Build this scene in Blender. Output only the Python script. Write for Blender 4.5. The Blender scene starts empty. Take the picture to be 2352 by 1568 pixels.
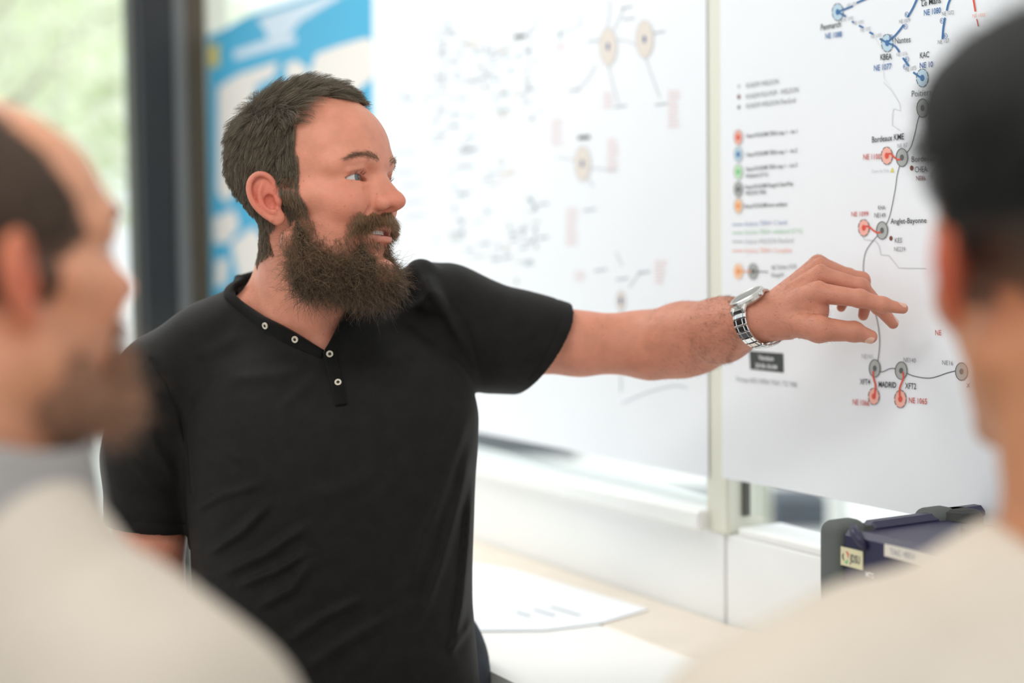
import bpy, math, random
import numpy as np
from mathutils import Vector, Matrix

# ---------------------------------------------------------------- camera, world, lights, exposure
random.seed(4)
RNG = np.random.default_rng(7)
F = 3266.7                      # 50 mm lens, in pixels of the 2352x1568 frame
CAM_H = 1.45
_t = math.atan((784.0 - 615.0) / F)
_rho = 0.012
_r0 = np.array([1.0, 0, 0]); _d0 = np.array([0, math.cos(_t), -math.sin(_t)]); _u0 = np.array([0, math.sin(_t), math.cos(_t)])
RR = _r0 * math.cos(_rho) - _u0 * math.sin(_rho)
UU = _u0 * math.cos(_rho) + _r0 * math.sin(_rho)
DD = _d0
CC = np.array([0.0, 0.0, CAM_H])

scene = bpy.context.scene
cam_data = bpy.data.cameras.new('camera')
cam_data.sensor_width = 36.0
cam_data.lens = 50.0
cam_data.clip_start = 0.05
cam = bpy.data.objects.new('camera', cam_data)
scene.collection.objects.link(cam)
m = Matrix.Identity(4)
for i in range(3):
    m[i][0] = RR[i]; m[i][1] = UU[i]; m[i][2] = -DD[i]; m[i][3] = CC[i]
cam.matrix_world = m
cam_data.dof.use_dof = True
cam_data.dof.focus_distance = 1.64
cam_data.dof.aperture_fstop = 1.6
cam_data.dof.aperture_blades = 0
scene.camera = cam

world = bpy.data.worlds.new('sky')
scene.world = world
world.use_nodes = True
wn = world.node_tree
wn.nodes['Background'].inputs['Color'].default_value = (0.93, 0.97, 1.0, 1)
wn.nodes['Background'].inputs['Strength'].default_value = 1.2

def area_light(name, loc, target, size, sy, power, color=(1, 1, 1)):
    ld = bpy.data.lights.new(name, 'AREA')
    ld.shape = 'RECTANGLE'; ld.size = size; ld.size_y = sy; ld.energy = power; ld.color = color
    o = bpy.data.objects.new(name, ld)
    scene.collection.objects.link(o)
    o.location = loc
    o.rotation_euler = (Vector(target) - Vector(loc)).to_track_quat('-Z', 'Y').to_euler()
    return o

# unseen lamps added under the ceiling for extra fill light
area_light('ceiling_fill_lamp', (-0.5, 0.3, 2.72), (-0.5, 0.3, 0), 1.2, 0.6, 16, (1.0, 0.985, 0.96))
area_light('ceiling_fill_lamp', (-0.9, 2.3, 2.72), (-0.9, 2.3, 0), 1.2, 0.6, 14, (1.0, 0.985, 0.96))
sun_d = bpy.data.lights.new('sun', 'SUN'); sun_d.energy = 3.0; sun_d.angle = math.radians(20)
sun = bpy.data.objects.new('sun', sun_d); scene.collection.objects.link(sun)
sun.rotation_euler = (Vector((0, 0, 0)) - Vector((-3.2, 4.5, 4.0))).to_track_quat('-Z', 'Y').to_euler()

scene.view_settings.view_transform = 'Standard'
scene.view_settings.look = 'None'
scene.view_settings.exposure = 0.12
scene.view_settings.gamma = 1.0
scene.view_settings.use_curve_mapping = False
scene.cycles.use_denoising = True
scene.cycles.max_bounces = 8
scene.cycles.transparent_max_bounces = 16

# ---------------------------------------------------------------- helpers
def cpt(px, py, Z):             # a photo position at a real depth, in metres along the camera's axes
    return np.array([(px - 1176.0) / F * Z, -(py - 784.0) / F * Z, Z])
def cw(v):                      # camera axes -> world
    v = np.asarray(v, dtype=np.float64)
    return CC + v[..., 0:1] * RR + v[..., 1:2] * UU + v[..., 2:3] * DD
def wc(w):
    w = np.asarray(w, dtype=np.float64) - CC
    return np.stack([w @ RR, w @ UU, w @ DD], -1)
def P(px, py, Z):
    return cw(cpt(px, py, Z))

# the glazed wall the posters hang on: vertical plane, 60 deg to the picture plane
PHI = math.radians(60)
_a = P(2060, 615, 1.74)
WO = np.array([_a[0], _a[1], 0.0])
WU = np.array([math.cos(PHI), -math.sin(PHI), 0.0])      # along the wall, towards the viewer's right
WN = np.array([-math.sin(PHI), -math.cos(PHI), 0.0])     # into the room
def wall_uv(px, py):            # where the sight line of a photo position meets the wall: (u along, height z)
    d = cw(np.array([(px - 1176.0) / F, -(py - 784.0) / F, 1.0])) - CC
    t = ((WO - CC) @ WN) / (d @ WN)
    h = CC + d * t
    return float((h - WO) @ WU), float(h[2])
def wall_pt(u, z, off=0.0):
    return WO + WU * u + WN * off + np.array([0, 0, z])

def srgb(r, g, b):
    f = lambda c: c / 12.92 if c <= 0.04045 else ((c + 0.055) / 1.055) ** 2.4
    return (f(r / 255.0), f(g / 255.0), f(b / 255.0), 1.0)

def mat(name, color, rough=0.6, metal=0.0, noise=0.0, nscale=40.0, bump=0.0, bscale=200.0, sheen=0.0, spec=0.5, sss=0.0, attr=None, coat=0.0):
    m = bpy.data.materials.new(name); m.use_nodes = True
    nt = m.node_tree; b = nt.nodes['Principled BSDF']
    b.inputs['Base Color'].default_value = color
    b.inputs['Roughness'].default_value = rough
    b.inputs['Metallic'].default_value = metal
    b.inputs['Specular IOR Level'].default_value = spec
    b.inputs['Sheen Weight'].default_value = sheen
    b.inputs['Coat Weight'].default_value = coat
    if sss:
        b.inputs['Subsurface Weight'].default_value = sss
        b.inputs['Subsurface Radius'].default_value = (1.0, 0.35, 0.2)
        b.inputs['Subsurface Scale'].default_value = 0.006
    src = None
    if attr:
        a = nt.nodes.new('ShaderNodeAttribute'); a.attribute_name = attr
        src = a.outputs['Color']
    if noise:
        tc = nt.nodes.new('ShaderNodeTexCoord'); n = nt.nodes.new('ShaderNodeTexNoise')
        n.inputs['Scale'].default_value = nscale; n.inputs['Detail'].default_value = 4
        nt.links.new(tc.outputs['Object'], n.inputs['Vector'])
        mr = nt.nodes.new('ShaderNodeMapRange')
        mr.inputs['From Min'].default_value = 0.3; mr.inputs['From Max'].default_value = 0.7
        mr.inputs['To Min'].default_value = 1 - noise; mr.inputs['To Max'].default_value = 1 + noise
        nt.links.new(n.outputs['Fac'], mr.inputs['Value'])
        mx = nt.nodes.new('ShaderNodeVectorMath'); mx.operation = 'SCALE'
        if src is None:
            mx.inputs[0].default_value = color[:3]
        else:
            nt.links.new(src, mx.inputs[0])
        nt.links.new(mr.outputs[0], mx.inputs['Scale'])
        src = mx.outputs[0]
    if src is not None:
        nt.links.new(src, b.inputs['Base Color'])
    if bump:
        tc = nt.nodes.new('ShaderNodeTexCoord'); n = nt.nodes.new('ShaderNodeTexNoise')
        n.inputs['Scale'].default_value = bscale; n.inputs['Detail'].default_value = 3
        nt.links.new(tc.outputs['Object'], n.inputs['Vector'])
        bp = nt.nodes.new('ShaderNodeBump'); bp.inputs['Strength'].default_value = bump; bp.inputs['Distance'].default_value = 0.002
        nt.links.new(n.outputs['Fac'], bp.inputs['Height'])
        nt.links.new(bp.outputs['Normal'], b.inputs['Normal'])
    return m

def tag(o, label=None, cat=None, group=None, kind=None):
    if label: o['label'] = label
    if cat: o['category'] = cat
    if group: o['group'] = group
    if kind: o['kind'] = kind
    return o
def empty(name, loc, label=None, cat=None, group=None):
    o = bpy.data.objects.new(name, None); scene.collection.objects.link(o)
    o.location = loc; o.empty_display_size = 0.05
    return tag(o, label, cat, group)

_base = {}
def link(name, me, material=None, parent=None, origin=None):
    """me has world-space vertices; they are made local to the parent (or to origin)."""
    o = bpy.data.objects.new(name, me); scene.collection.objects.link(o)
    if parent is not None:
        b = _base.get(parent.name, np.array(parent.location))
        o.parent = parent
    else:
        b = np.zeros(3) if origin is None else np.asarray(origin, float)
        o.location = b
    _base[o.name] = b
    if hasattr(me, 'vertices'):
        n = len(me.vertices); a = np.empty(n * 3, np.float32); me.vertices.foreach_get('co', a)
        a = a.reshape(-1, 3) - b.astype(np.float32)
        me.vertices.foreach_set('co', a.ravel())
    if material is not None:
        for mm in (material if isinstance(material, (list, tuple)) else [material]):
            me.materials.append(mm)
    return o

def raw_mesh(name, verts, faces, smooth=True, mats=None):
    me = bpy.data.meshes.new(name)
    verts = np.asarray(verts, np.float32)
    if isinstance(faces, np.ndarray) and faces.ndim == 2:
        nf, k = faces.shape
        me.vertices.add(len(verts)); me.vertices.foreach_set('co', verts.ravel())
        me.loops.add(nf * k); me.loops.foreach_set('vertex_index', faces.astype(np.int32).ravel())
        me.polygons.add(nf); me.polygons.foreach_set('loop_start', np.arange(0, nf * k, k, dtype=np.int32))
        me.polygons.foreach_set('loop_total', np.full(nf, k, np.int32))
        me.update(calc_edges=True)
    else:
        me.from_pydata([tuple(map(float, v)) for v in verts], [], [tuple(int(i) for i in f) for f in faces])
    if smooth:
        me.polygons.foreach_set('use_smooth', np.ones(len(me.polygons), bool))
    if mats is not None:
        me.polygons.foreach_set('material_index', np.asarray(mats, np.int32))
    me.update()
    return me

class MB:
    """collects simple solids (world space) for one mesh object"""
    def __init__(s): s.v = []; s.f = []
    def add(s, vs, fs):
        k = len(s.v); s.v += [np.asarray(v, float) for v in vs]; s.f += [tuple(i + k for i in f) for f in fs]
    def box(s, o, ax, ay, az, bev=0.0):
        """box from corner o along the three edge vectors, with bevelled edges"""
        o, ax, ay, az = [np.asarray(q, float) for q in (o, ax, ay, az)]
        bm_c = o + (ax + ay + az) / 2
        L = [np.linalg.norm(q) for q in (ax, ay, az)]; E = [q / max(l, 1e-9) for q, l in zip((ax, ay, az), L)]
        bev = min(bev, min(L) * 0.45)
        vs = []; idx = {}
        for sx in (-1, 1):
            for sy in (-1, 1):
                for sz in (-1, 1):
                    for k in range(3):
                        h = [L[0] / 2 * sx, L[1] / 2 * sy, L[2] / 2 * sz]; sg = (sx, sy, sz)
                        for j in range(3):
                            if j != k: h[j] -= bev * sg[j]
                        idx[(sx, sy, sz, k)] = len(vs)
                        vs.append(bm_c + E[0] * h[0] + E[1] * h[1] + E[2] * h[2])
        fs = []
        for k in range(3):
            i, j = [q for q in range(3) if q != k]
            for sg in (-1, 1):
                q = []
                for (a, b) in ((-1, -1), (1, -1), (1, 1), (-1, 1)):
                    c = [0, 0, 0]; c[k] = sg; c[i] = a; c[j] = b
                    q.append(idx[(c[0], c[1], c[2], k)])
                fs.append(tuple(q))
        if bev > 0:
            for k in range(3):
                i, j = [q for q in range(3) if q != k]
                for a in (-1, 1):
                    for b in (-1, 1):
                        q = []
                        for e, kk in ((-1, i), (1, i), (1, j), (-1, j)):
                            c = [0, 0, 0]; c[k] = e; c[i] = a; c[j] = b
                            q.append(idx[(c[0], c[1], c[2], kk)])
                        fs.append(tuple(q))
            for sx in (-1, 1):
                for sy in (-1, 1):
                    for sz in (-1, 1):
                        fs.append(tuple(idx[(sx, sy, sz, k)] for k in range(3)))
        s.add(vs, fs)
    def tube(s, pts, r, n=10, closed=False, caps=True):
        pts = [np.asarray(p, float) for p in pts]; N = len(pts)
        rs = r if hasattr(r, '__len__') else [r] * N
        vs = []; fs = []; ref = np.array([0.13, 0.37, 0.92])
        for i, p in enumerate(pts):
            a = pts[(i - 1) % N] if (closed or i > 0) else pts[i]; b = pts[(i + 1) % N] if (closed or i < N - 1) else pts[i]
            d = b - a; d /= max(np.linalg.norm(d), 1e-9)
            x = np.cross(ref, d); x /= max(np.linalg.norm(x), 1e-9); y = np.cross(d, x)
            for k in range(n):
                t = 2 * math.pi * k / n
                vs.append(p + rs[i] * (x * math.cos(t) + y * math.sin(t)))
        M = N if closed else N - 1
        for i in range(M):
            for k in range(n):
                a = i * n + k; b = i * n + (k + 1) % n; c = ((i + 1) % N) * n + (k + 1) % n; d = ((i + 1) % N) * n + k
                fs.append((a, b, c, d))
        if caps and not closed:
            fs.append(tuple(range(n))[::-1]); fs.append(tuple((N - 1) * n + k for k in range(n)))
        s.add(vs, fs)
    def lathe(s, c, axis, prof, n=32, start=None):
        """revolve (radius, height) pairs round axis at c"""
        axis = np.asarray(axis, float); axis /= np.linalg.norm(axis)
        ref = np.array([0.0, 0, 1]) if abs(axis[2]) < 0.9 else np.array([1.0, 0, 0])
        x = np.cross(ref, axis); x /= np.linalg.norm(x); y = np.cross(axis, x)
        vs = []; fs = []
        for (r, h) in prof:
            for k in range(n):
                t = 2 * math.pi * k / n
                vs.append(np.asarray(c) + axis * h + r * (x * math.cos(t) + y * math.sin(t)))
        for i in range(len(prof) - 1):
            for k in range(n):
                fs.append((i * n + k, i * n + (k + 1) % n, (i + 1) * n + (k + 1) % n, (i + 1) * n + k))
        fs.append(tuple(range(n))[::-1]); fs.append(tuple((len(prof) - 1) * n + k for k in range(n)))
        s.add(vs, fs)
    def prism(s, poly, d):
        """solid from a planar polygon and a thickness vector"""
        n = len(poly); poly = [np.asarray(p, float) for p in poly]; d = np.asarray(d, float)
        vs = poly + [p + d for p in poly]
        fs = [tuple(range(n))[::-1], tuple(range(n, 2 * n))] + [(i, (i + 1) % n, n + (i + 1) % n, n + i) for i in range(n)]
        s.add(vs, fs)
    def build(s, name, material=None, parent=None, smooth=False, origin=None, fix=True):
        import bmesh
        me = raw_mesh(name, s.v, s.f, smooth=False)
        if fix:
            bm = bmesh.new(); bm.from_mesh(me); bmesh.ops.recalc_face_normals(bm, faces=bm.faces[:]); bm.to_mesh(me); bm.free()
        if smooth: me.polygons.foreach_set('use_smooth', np.ones(len(me.polygons), bool))
        if origin is None and parent is None:
            a = np.array(s.v); origin = np.array([(a[:, 0].min() + a[:, 0].max()) / 2, (a[:, 1].min() + a[:, 1].max()) / 2, a[:, 2].min()])
        return link(name, me, material, parent, origin)

# ---------------------------------------------------------------- signed distance sculpting
f32 = np.float32
def vlen(a): return np.sqrt(np.einsum('ij,ij->i', a, a))
def ell(p, c, r):
    q = p - np.asarray(c, f32); r = np.asarray(r, f32)
    a = q / r; k0 = vlen(a); k1 = vlen(a / r)
    return k0 * (k0 - 1.0) / np.maximum(k1, 1e-9)
def sph(p, c, r): return vlen(p - np.asarray(c, f32)) - r
def cap(p, a, b, ra, rb):
    a = np.asarray(a, f32); b = np.asarray(b, f32); ab = b - a
    q = p - a; t = np.clip(q @ ab / max(float(ab @ ab), 1e-12), 0, 1)
    return vlen(q - t[:, None] * ab) - (ra + t * (rb - ra))
def smin(a, b, k):
    h = np.clip(0.5 + 0.5 * (b - a) / k, 0, 1)
    return b + (a - b) * h - k * h * (1 - h)
def smax(a, b, k): return -smin(-a, -b, k)
def chain(p, pts, rad, k):
    d = None
    for i in range(len(pts) - 1):
        e = cap(p, pts[i], pts[i + 1], rad[i], rad[i + 1])
        d = e if d is None else smin(d, e, k)
    return d
def polydist(x, y, pts):        # distance in the plane to an open polyline, and the position along it (0..1)
    best = np.full(x.shape, 1e9, f32); par = np.zeros(x.shape, f32)
    n = len(pts) - 1
    for i in range(n):
        ax, ay = pts[i][:2]; bx, by = pts[i + 1][:2]
        dx, dy = bx - ax, by - ay
        t = np.clip(((x - ax) * dx + (y - ay) * dy) / max(dx * dx + dy * dy, 1e-9), 0, 1)
        d = np.hypot(x - ax - t * dx, y - ay - t * dy)
        m = d < best
        best = np.where(m, d, best); par = np.where(m, (i + t) / n, par)
    return best, par
def inpoly(x, y, pts):          # signed distance to a closed polygon, negative inside
    d, _ = polydist(x, y, list(pts) + [pts[0]])
    c = np.zeros(x.shape, bool); n = len(pts)
    for i in range(n):
        x1, y1 = pts[i][:2]; x2, y2 = pts[(i + 1) % n][:2]
        if y1 == y2: continue
        c ^= ((y1 > y) != (y2 > y)) & (x < (x2 - x1) * (y - y1) / (y2 - y1) + x1)
    return np.where(c, -d, d)

def evalf(fn, pts, n=400000):
    out = np.empty(len(pts), f32)
    for i in range(0, len(pts), n): out[i:i + n] = fn(pts[i:i + n])
    return out

def axis(segs):
    """axis(((lo,hi,step),...)) -> increasing coordinates with a step per stretch"""
    a = []
    for lo, hi, st in segs:
        n = max(1, int(round((hi - lo) / st)))
        a += list(np.linspace(lo, hi, n, endpoint=False))
    a.append(segs[-1][1])
    return np.array(a, f32)

def surface_nets(fn, xs, ys, zs, newton=2):
    B = 8
    def pad(a):
        n = (-len(a)) % B
        return np.concatenate([a, a[-1] + (a[-1] - a[-2]) * np.arange(1, n + 1, dtype=f32)]).astype(f32)
    xs, ys, zs = pad(xs), pad(ys), pad(zs)
    bx, by, bz = len(xs) // B, len(ys) // B, len(zs) // B
    def cen(a):
        q = a.reshape(-1, B); step = np.append(np.diff(a), a[-1] - a[-2]).reshape(-1, B).max(1)
        return (q[:, 0] + q[:, -1]) / 2, (q[:, -1] - q[:, 0]) / 2 + step
    cx, hx = cen(xs); cy, hy = cen(ys); cz, hz = cen(zs)
    C = np.stack(np.meshgrid(cx, cy, cz, indexing='ij'), -1).reshape(-1, 3).astype(f32)
    R = np.sqrt(hx[:, None, None] ** 2 + hy[None, :, None] ** 2 + hz[None, None, :] ** 2).reshape(-1)
    dc = evalf(fn, C)
    act = np.abs(dc) < R * 1.35 + 0.004
    V = np.empty((len(C), B, B, B), f32)
    V[:] = np.sign(dc)[:, None, None, None] * 1.0
    ai = np.nonzero(act)[0]
    ix, iy, iz = np.unravel_index(ai, (bx, by, bz))
    X = xs.reshape(-1, B)[ix]; Y = ys.reshape(-1, B)[iy]; Z = zs.reshape(-1, B)[iz]
    for s in range(0, len(ai), 600):
        e = min(s + 600, len(ai)); n = e - s
        pts = np.empty((n, B, B, B, 3), f32)
        pts[..., 0] = X[s:e, :, None, None]; pts[..., 1] = Y[s:e, None, :, None]; pts[..., 2] = Z[s:e, None, None, :]
        V[ai[s:e]] = fn(pts.reshape(-1, 3)).reshape(n, B, B, B)
    V = V.reshape(bx, by, bz, B, B, B).transpose(0, 3, 1, 4, 2, 5).reshape(bx * B, by * B, bz * B)
    S = V < 0
    cnt = np.zeros(tuple(n - 1 for n in S.shape), np.int8)
    for a in (0, 1):
        for b in (0, 1):
            for c in (0, 1):
                cnt += S[a:S.shape[0] - 1 + a, b:S.shape[1] - 1 + b, c:S.shape[2] - 1 + c]
    cell = np.argwhere((cnt > 0) & (cnt < 8)); del cnt
    vid = np.full(tuple(n - 1 for n in S.shape), -1, np.int32)
    vid[cell[:, 0], cell[:, 1], cell[:, 2]] = np.arange(len(cell))
    acc = np.zeros((len(cell), 3)); num = np.zeros(len(cell))
    cor = [(a, b, c) for a in (0, 1) for b in (0, 1) for c in (0, 1)]
    cv = {o: V[cell[:, 0] + o[0], cell[:, 1] + o[1], cell[:, 2] + o[2]] for o in cor}
    for o in cor:
        for k in range(3):
            if o[k] == 0:
                o2 = tuple(1 if j == k else o[j] for j in range(3))
                a, b = cv[o], cv[o2]; mk = (a < 0) != (b < 0)
                t = np.where(mk, a / np.where(mk, a - b, 1), 0)
                q = np.zeros((len(cell), 3)) + np.array(o); q[:, k] += t
                acc += q * mk[:, None]; num += mk
    g = cell + acc / num[:, None]
    co = np.stack([np.interp(g[:, k], np.arange(len(a)), a) for k, a in enumerate((xs, ys, zs))], -1).astype(f32)
    quads = []
    for k in range(3):
        i, j = (k + 1) % 3, (k + 2) % 3
        sl0 = [slice(None)] * 3; sl1 = [slice(None)] * 3
        sl0[k] = slice(0, -1); sl1[k] = slice(1, None)
        a = S[tuple(sl0)]; b = S[tuple(sl1)]
        e = np.argwhere(a != b)
        ok = (e[:, i] > 0) & (e[:, j] > 0) & (e[:, i] < S.shape[i] - 1) & (e[:, j] < S.shape[j] - 1)
        e = e[ok]; inside = a[e[:, 0], e[:, 1], e[:, 2]]
        def at(di, dj):
            q = e.copy(); q[:, i] += di; q[:, j] += dj
            return vid[q[:, 0], q[:, 1], q[:, 2]]
        q = np.stack([at(-1, -1), at(0, -1), at(0, 0), at(-1, 0)], -1)
        q = np.where(inside[:, None], q, q[:, ::-1])
        quads.append(q)
    quads = np.concatenate(quads)
    quads = quads[(quads >= 0).all(1)]
    co = refine(fn, co, newton)
    return co, quads

def grad(fn, p, eps=5e-4):
    d = evalf(fn, p); g = np.empty_like(p)
    for k in range(3):
        q = p.copy(); q[:, k] += eps
        g[:, k] = (evalf(fn, q) - d) / eps
    return d, g
def refine(fn, p, it):
    for _ in range(it):
        d, g = grad(fn, p)
        n2 = np.maximum(np.einsum('ij,ij->i', g, g), 0.2)
        st = -(d / n2)[:, None] * g
        L = vlen(st)[:, None]
        p = p + st * np.minimum(1, 0.0015 / np.maximum(L, 1e-9))
    return p.astype(f32)

def cam_mesh(name, co, quads):
    """mesh from camera-axis coordinates (that frame is left-handed, so faces flip)"""
    return raw_mesh(name, cw(co), quads[:, ::-1])
def set_colors(me, cols):
    a = me.color_attributes.new('tint', 'FLOAT_COLOR', 'POINT')
    c = np.ones((len(cols), 4), np.float32); c[:, :3] = cols
    a.data.foreach_set('color', c.ravel())
def raycast(fn, px, py, z0, z1, n=500):
    """first surface met along a line of sight (array of photo positions)"""
    px = np.atleast_1d(np.asarray(px, float)); py = np.atleast_1d(np.asarray(py, float))
    out = []
    for x, y in zip(px, py):
        Z = np.linspace(z0, z1, n); p = np.stack([(x - 1176) / F * Z, -(y - 784) / F * Z, Z], -1).astype(f32)
        d = fn(p); k = np.nonzero(d < 0)[0]
        if len(k) == 0: k = [int(np.argmin(d))]
        k = k[0]
        t = 0 if k == 0 else np.clip(d[k - 1] / (d[k - 1] - d[k] + 1e-9), 0, 1)
        out.append(p[k - 1] * (1 - t) + p[k] * t if k > 0 else p[k])
    return np.array(out)

def hair_object(name, pts, radii, material, parent, tint=None):
    """pts (N,K,3) world; radii (N,K); a Curves object of N strands"""
    N, K, _ = pts.shape
    hc = bpy.data.hair_curves.new(name)
    hc.add_curves([K] * N)
    b = _base.get(parent.name, np.array(parent.location))
    hc.attributes['position'].data.foreach_set('vector', (pts - b).astype(np.float32).ravel())
    ra = hc.attributes.get('radius') or hc.attributes.new('radius', 'FLOAT', 'POINT')
    ra.data.foreach_set('value', radii.astype(np.float32).ravel())
    if tint is not None:
        ta = hc.attributes.new('strand', 'FLOAT', 'POINT')
        ta.data.foreach_set('value', np.repeat(tint.astype(np.float32), K))
    hc.materials.append(material)
    o = bpy.data.objects.new(name, hc); scene.collection.objects.link(o)
    o.parent = parent; _base[o.name] = b
    o['kind'] = 'stuff'
    return o
def hair_mat(name, dark, light, rough=0.45):
    m = bpy.data.materials.new(name); m.use_nodes = True
    nt = m.node_tree; b = nt.nodes['Principled BSDF']
    a = nt.nodes.new('ShaderNodeAttribute'); a.attribute_name = 'strand'
    mx = nt.nodes.new('ShaderNodeMix'); mx.data_type = 'RGBA'
    mx.inputs[6].default_value = dark; mx.inputs[7].default_value = light
    nt.links.new(a.outputs['Fac'], mx.inputs[0]); nt.links.new(mx.outputs[2], b.inputs['Base Color'])
    b.inputs['Roughness'].default_value = rough; b.inputs['Specular IOR Level'].default_value = 0.4
    return m
# ---------------------------------------------------------------- materials
M = {}
M['white_paint'] = mat('white_paint', srgb(244, 245, 243), 0.5, noise=0.02, nscale=6)
M['cream_profile'] = mat('cream_profile', srgb(228, 228, 214), 0.45)
M['panel'] = mat('white_panel', srgb(246, 247, 246), 0.4, noise=0.015, nscale=5)
M['ceiling'] = mat('ceiling_paint', srgb(235, 235, 232), 0.9, noise=0.02, nscale=30)
M['floor'] = mat('floor_vinyl', srgb(170, 165, 155), 0.6, noise=0.06, nscale=8)
M['paper'] = mat('poster_paper', srgb(240, 243, 248), 0.55, noise=0.008, nscale=4)
M['dark_frame'] = mat('dark_frame', srgb(31, 31, 33), 0.5, noise=0.08, nscale=30)
M['grey_seal'] = mat('grey_seal', srgb(112, 112, 112), 0.6)
M['brown_frame'] = mat('brown_frame', srgb(74, 62, 46), 0.55, noise=0.08, nscale=25)
M['gasket'] = mat('gasket', srgb(90, 92, 84), 0.7)
M['worktop'] = mat('worktop_beige', srgb(228, 216, 202), 0.45, noise=0.03, nscale=14)
M['table'] = mat('table_white', srgb(244, 243, 240), 0.35)
M['terrace'] = mat('terrace_paving', srgb(214, 214, 212), 0.8, noise=0.06, nscale=3)
M['street_dark'] = mat('dark_render', srgb(72, 78, 88), 0.7, noise=0.15, nscale=3)
M['kerb'] = mat('pale_kerb', srgb(240, 240, 228), 0.7)

def glass_mat():
    m = bpy.data.materials.new('window_glass'); m.use_nodes = True
    nt = m.node_tree; nt.nodes.clear()
    out = nt.nodes.new('ShaderNodeOutputMaterial'); mx = nt.nodes.new('ShaderNodeMixShader')
    tr = nt.nodes.new('ShaderNodeBsdfTransparent'); gl = nt.nodes.new('ShaderNodeBsdfGlossy'); fr = nt.nodes.new('ShaderNodeFresnel')
    tr.inputs['Color'].default_value = (0.95, 0.97, 0.96, 1); gl.inputs['Roughness'].default_value = 0.02; fr.inputs['IOR'].default_value = 1.35
    ge = nt.nodes.new('ShaderNodeNewGeometry'); sb = nt.nodes.new('ShaderNodeMath'); sb.operation = 'MULTIPLY_ADD'; sb.inputs[1].default_value = -1; sb.inputs[2].default_value = 1
    ml = nt.nodes.new('ShaderNodeMath'); ml.operation = 'MULTIPLY'
    nt.links.new(ge.outputs['Backfacing'], sb.inputs[0]); nt.links.new(sb.outputs[0], ml.inputs[0]); nt.links.new(fr.outputs[0], ml.inputs[1])
    nt.links.new(ml.outputs[0], mx.inputs[0]); nt.links.new(tr.outputs[0], mx.inputs[1]); nt.links.new(gl.outputs[0], mx.inputs[2])
    nt.links.new(mx.outputs[0], out.inputs[0])
    return m
M['glass'] = glass_mat()

def structure(o): o['kind'] = 'structure'; return o

# ---------------------------------------------------------------- room shell
V3 = lambda *a: np.array(a, float)
UP = V3(0, 0, 1)
U_CORNER = wall_uv(478, 615)[0]
U_END = 1.25
Z_SILL = 1.45 - 0.374
Z_TOP = 2.75
CORNER = WO + WU * U_CORNER
BL = -np.cross(UP, WU); BL = BL / np.linalg.norm(BL)          # along the back wall, away from the corner
if BL[0] > 0: BL = -BL

mb = MB(); mb.box(V3(-5, -3, -0.1), V3(9, 0, 0), V3(0, 9, 0), V3(0, 0, 0.1)); structure(mb.build('floor', M['floor']))
mb = MB()
mb.prism([V3(-5, -3, Z_TOP), V3(3, -3, Z_TOP), WO + WU * U_END + UP * Z_TOP - WN * 0.1, CORNER + UP * Z_TOP - WN * 0.1 , CORNER + BL * 3.5 + UP * Z_TOP], UP * 0.12)
structure(mb.build('ceiling', M['ceiling']))
for (x, y) in ((-0.5, 0.3), (-0.9, 2.3)):  # plates above the added fill lamps
    mb = MB(); mb.box(V3(x - 0.64, y - 0.34, 2.735), V3(1.28, 0, 0), V3(0, 0.68, 0), V3(0, 0, 0.014), 0.004)
    structure(mb.build('trim_%d' % (1 if x > -0.6 else 2), M['white_paint']))

# glazed wall on the right: white parapet panels, sill, mullions, glass
US = wall_uv(1664, 900)[0]                                    # the white mullion between the two big posters
UM = [U_CORNER + 0.02, wall_uv(891, 300)[0], US, US + 1.0, U_END - 0.03]
root = empty('wall_right', WO + WU * US, None, None); structure(root)
for i in range(len(UM) - 1):
    mb = MB(); g = 0.0025
    mb.box(wall_pt(UM[i] + g, 0, -0.06), WU * (UM[i + 1] - UM[i] - 2 * g), WN * 0.06, UP * (Z_SILL - 0.012), 0.002)
    mb.build('panel', M['panel'], root)
mb = MB(); mb.box(wall_pt(U_CORNER, 0, -0.075), WU * (U_END - U_CORNER), WN * 0.03, UP * (Z_SILL - 0.02)); mb.build('panel_backing', M['gasket'], root)
mb = MB(); mb.box(wall_pt(U_CORNER, Z_SILL - 0.012, -0.08), WU * (US - 0.03 - U_CORNER), WN * 0.104, UP * 0.03, 0.004); structure(mb.build('trim_3', M['white_paint']))
mb = MB(); mb.box(wall_pt(US + 0.028, Z_SILL - 0.012, -0.08), WU * (U_END - US), WN * 0.080, UP * 0.013, 0.003); structure(mb.build('trim_4', M['white_paint']))
for i, u in enumerate(UM):
    w = 0.044 if u != US else 0.05
    mb = MB(); mb.box(wall_pt(u - w / 2 - (0.012 if u == US else 0), Z_SILL - 0.012, -0.06), WU * w, WN * 0.066, UP * (Z_TOP - Z_SILL), 0.003)
    mb.build('mullion', M['cream_profile'], root)
mb = MB(); mb.box(wall_pt(US + 0.014, Z_SILL + 0.014, -0.03), WU * 0.006, WN * 0.01, UP * 1.2); mb.build('gasket', M['gasket'], root)
mb = MB(); mb.box(wall_pt(U_CORNER, Z_TOP - 0.12, -0.06), WU * (U_END - U_CORNER), WN * 0.06, UP * 0.12, 0.003); mb.build('head_rail', M['cream_profile'], root)
for i in range(len(UM) - 1):
    mb = MB(); mb.box(wall_pt(UM[i] + 0.02, Z_SILL + 0.014, -0.045), WU * (UM[i + 1] - UM[i] - 0.04), WN * 0.006, UP * (Z_TOP - 0.12 - Z_SILL - 0.014))
    structure(mb.build('window_%d' % (i + 1), M['glass']))

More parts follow.
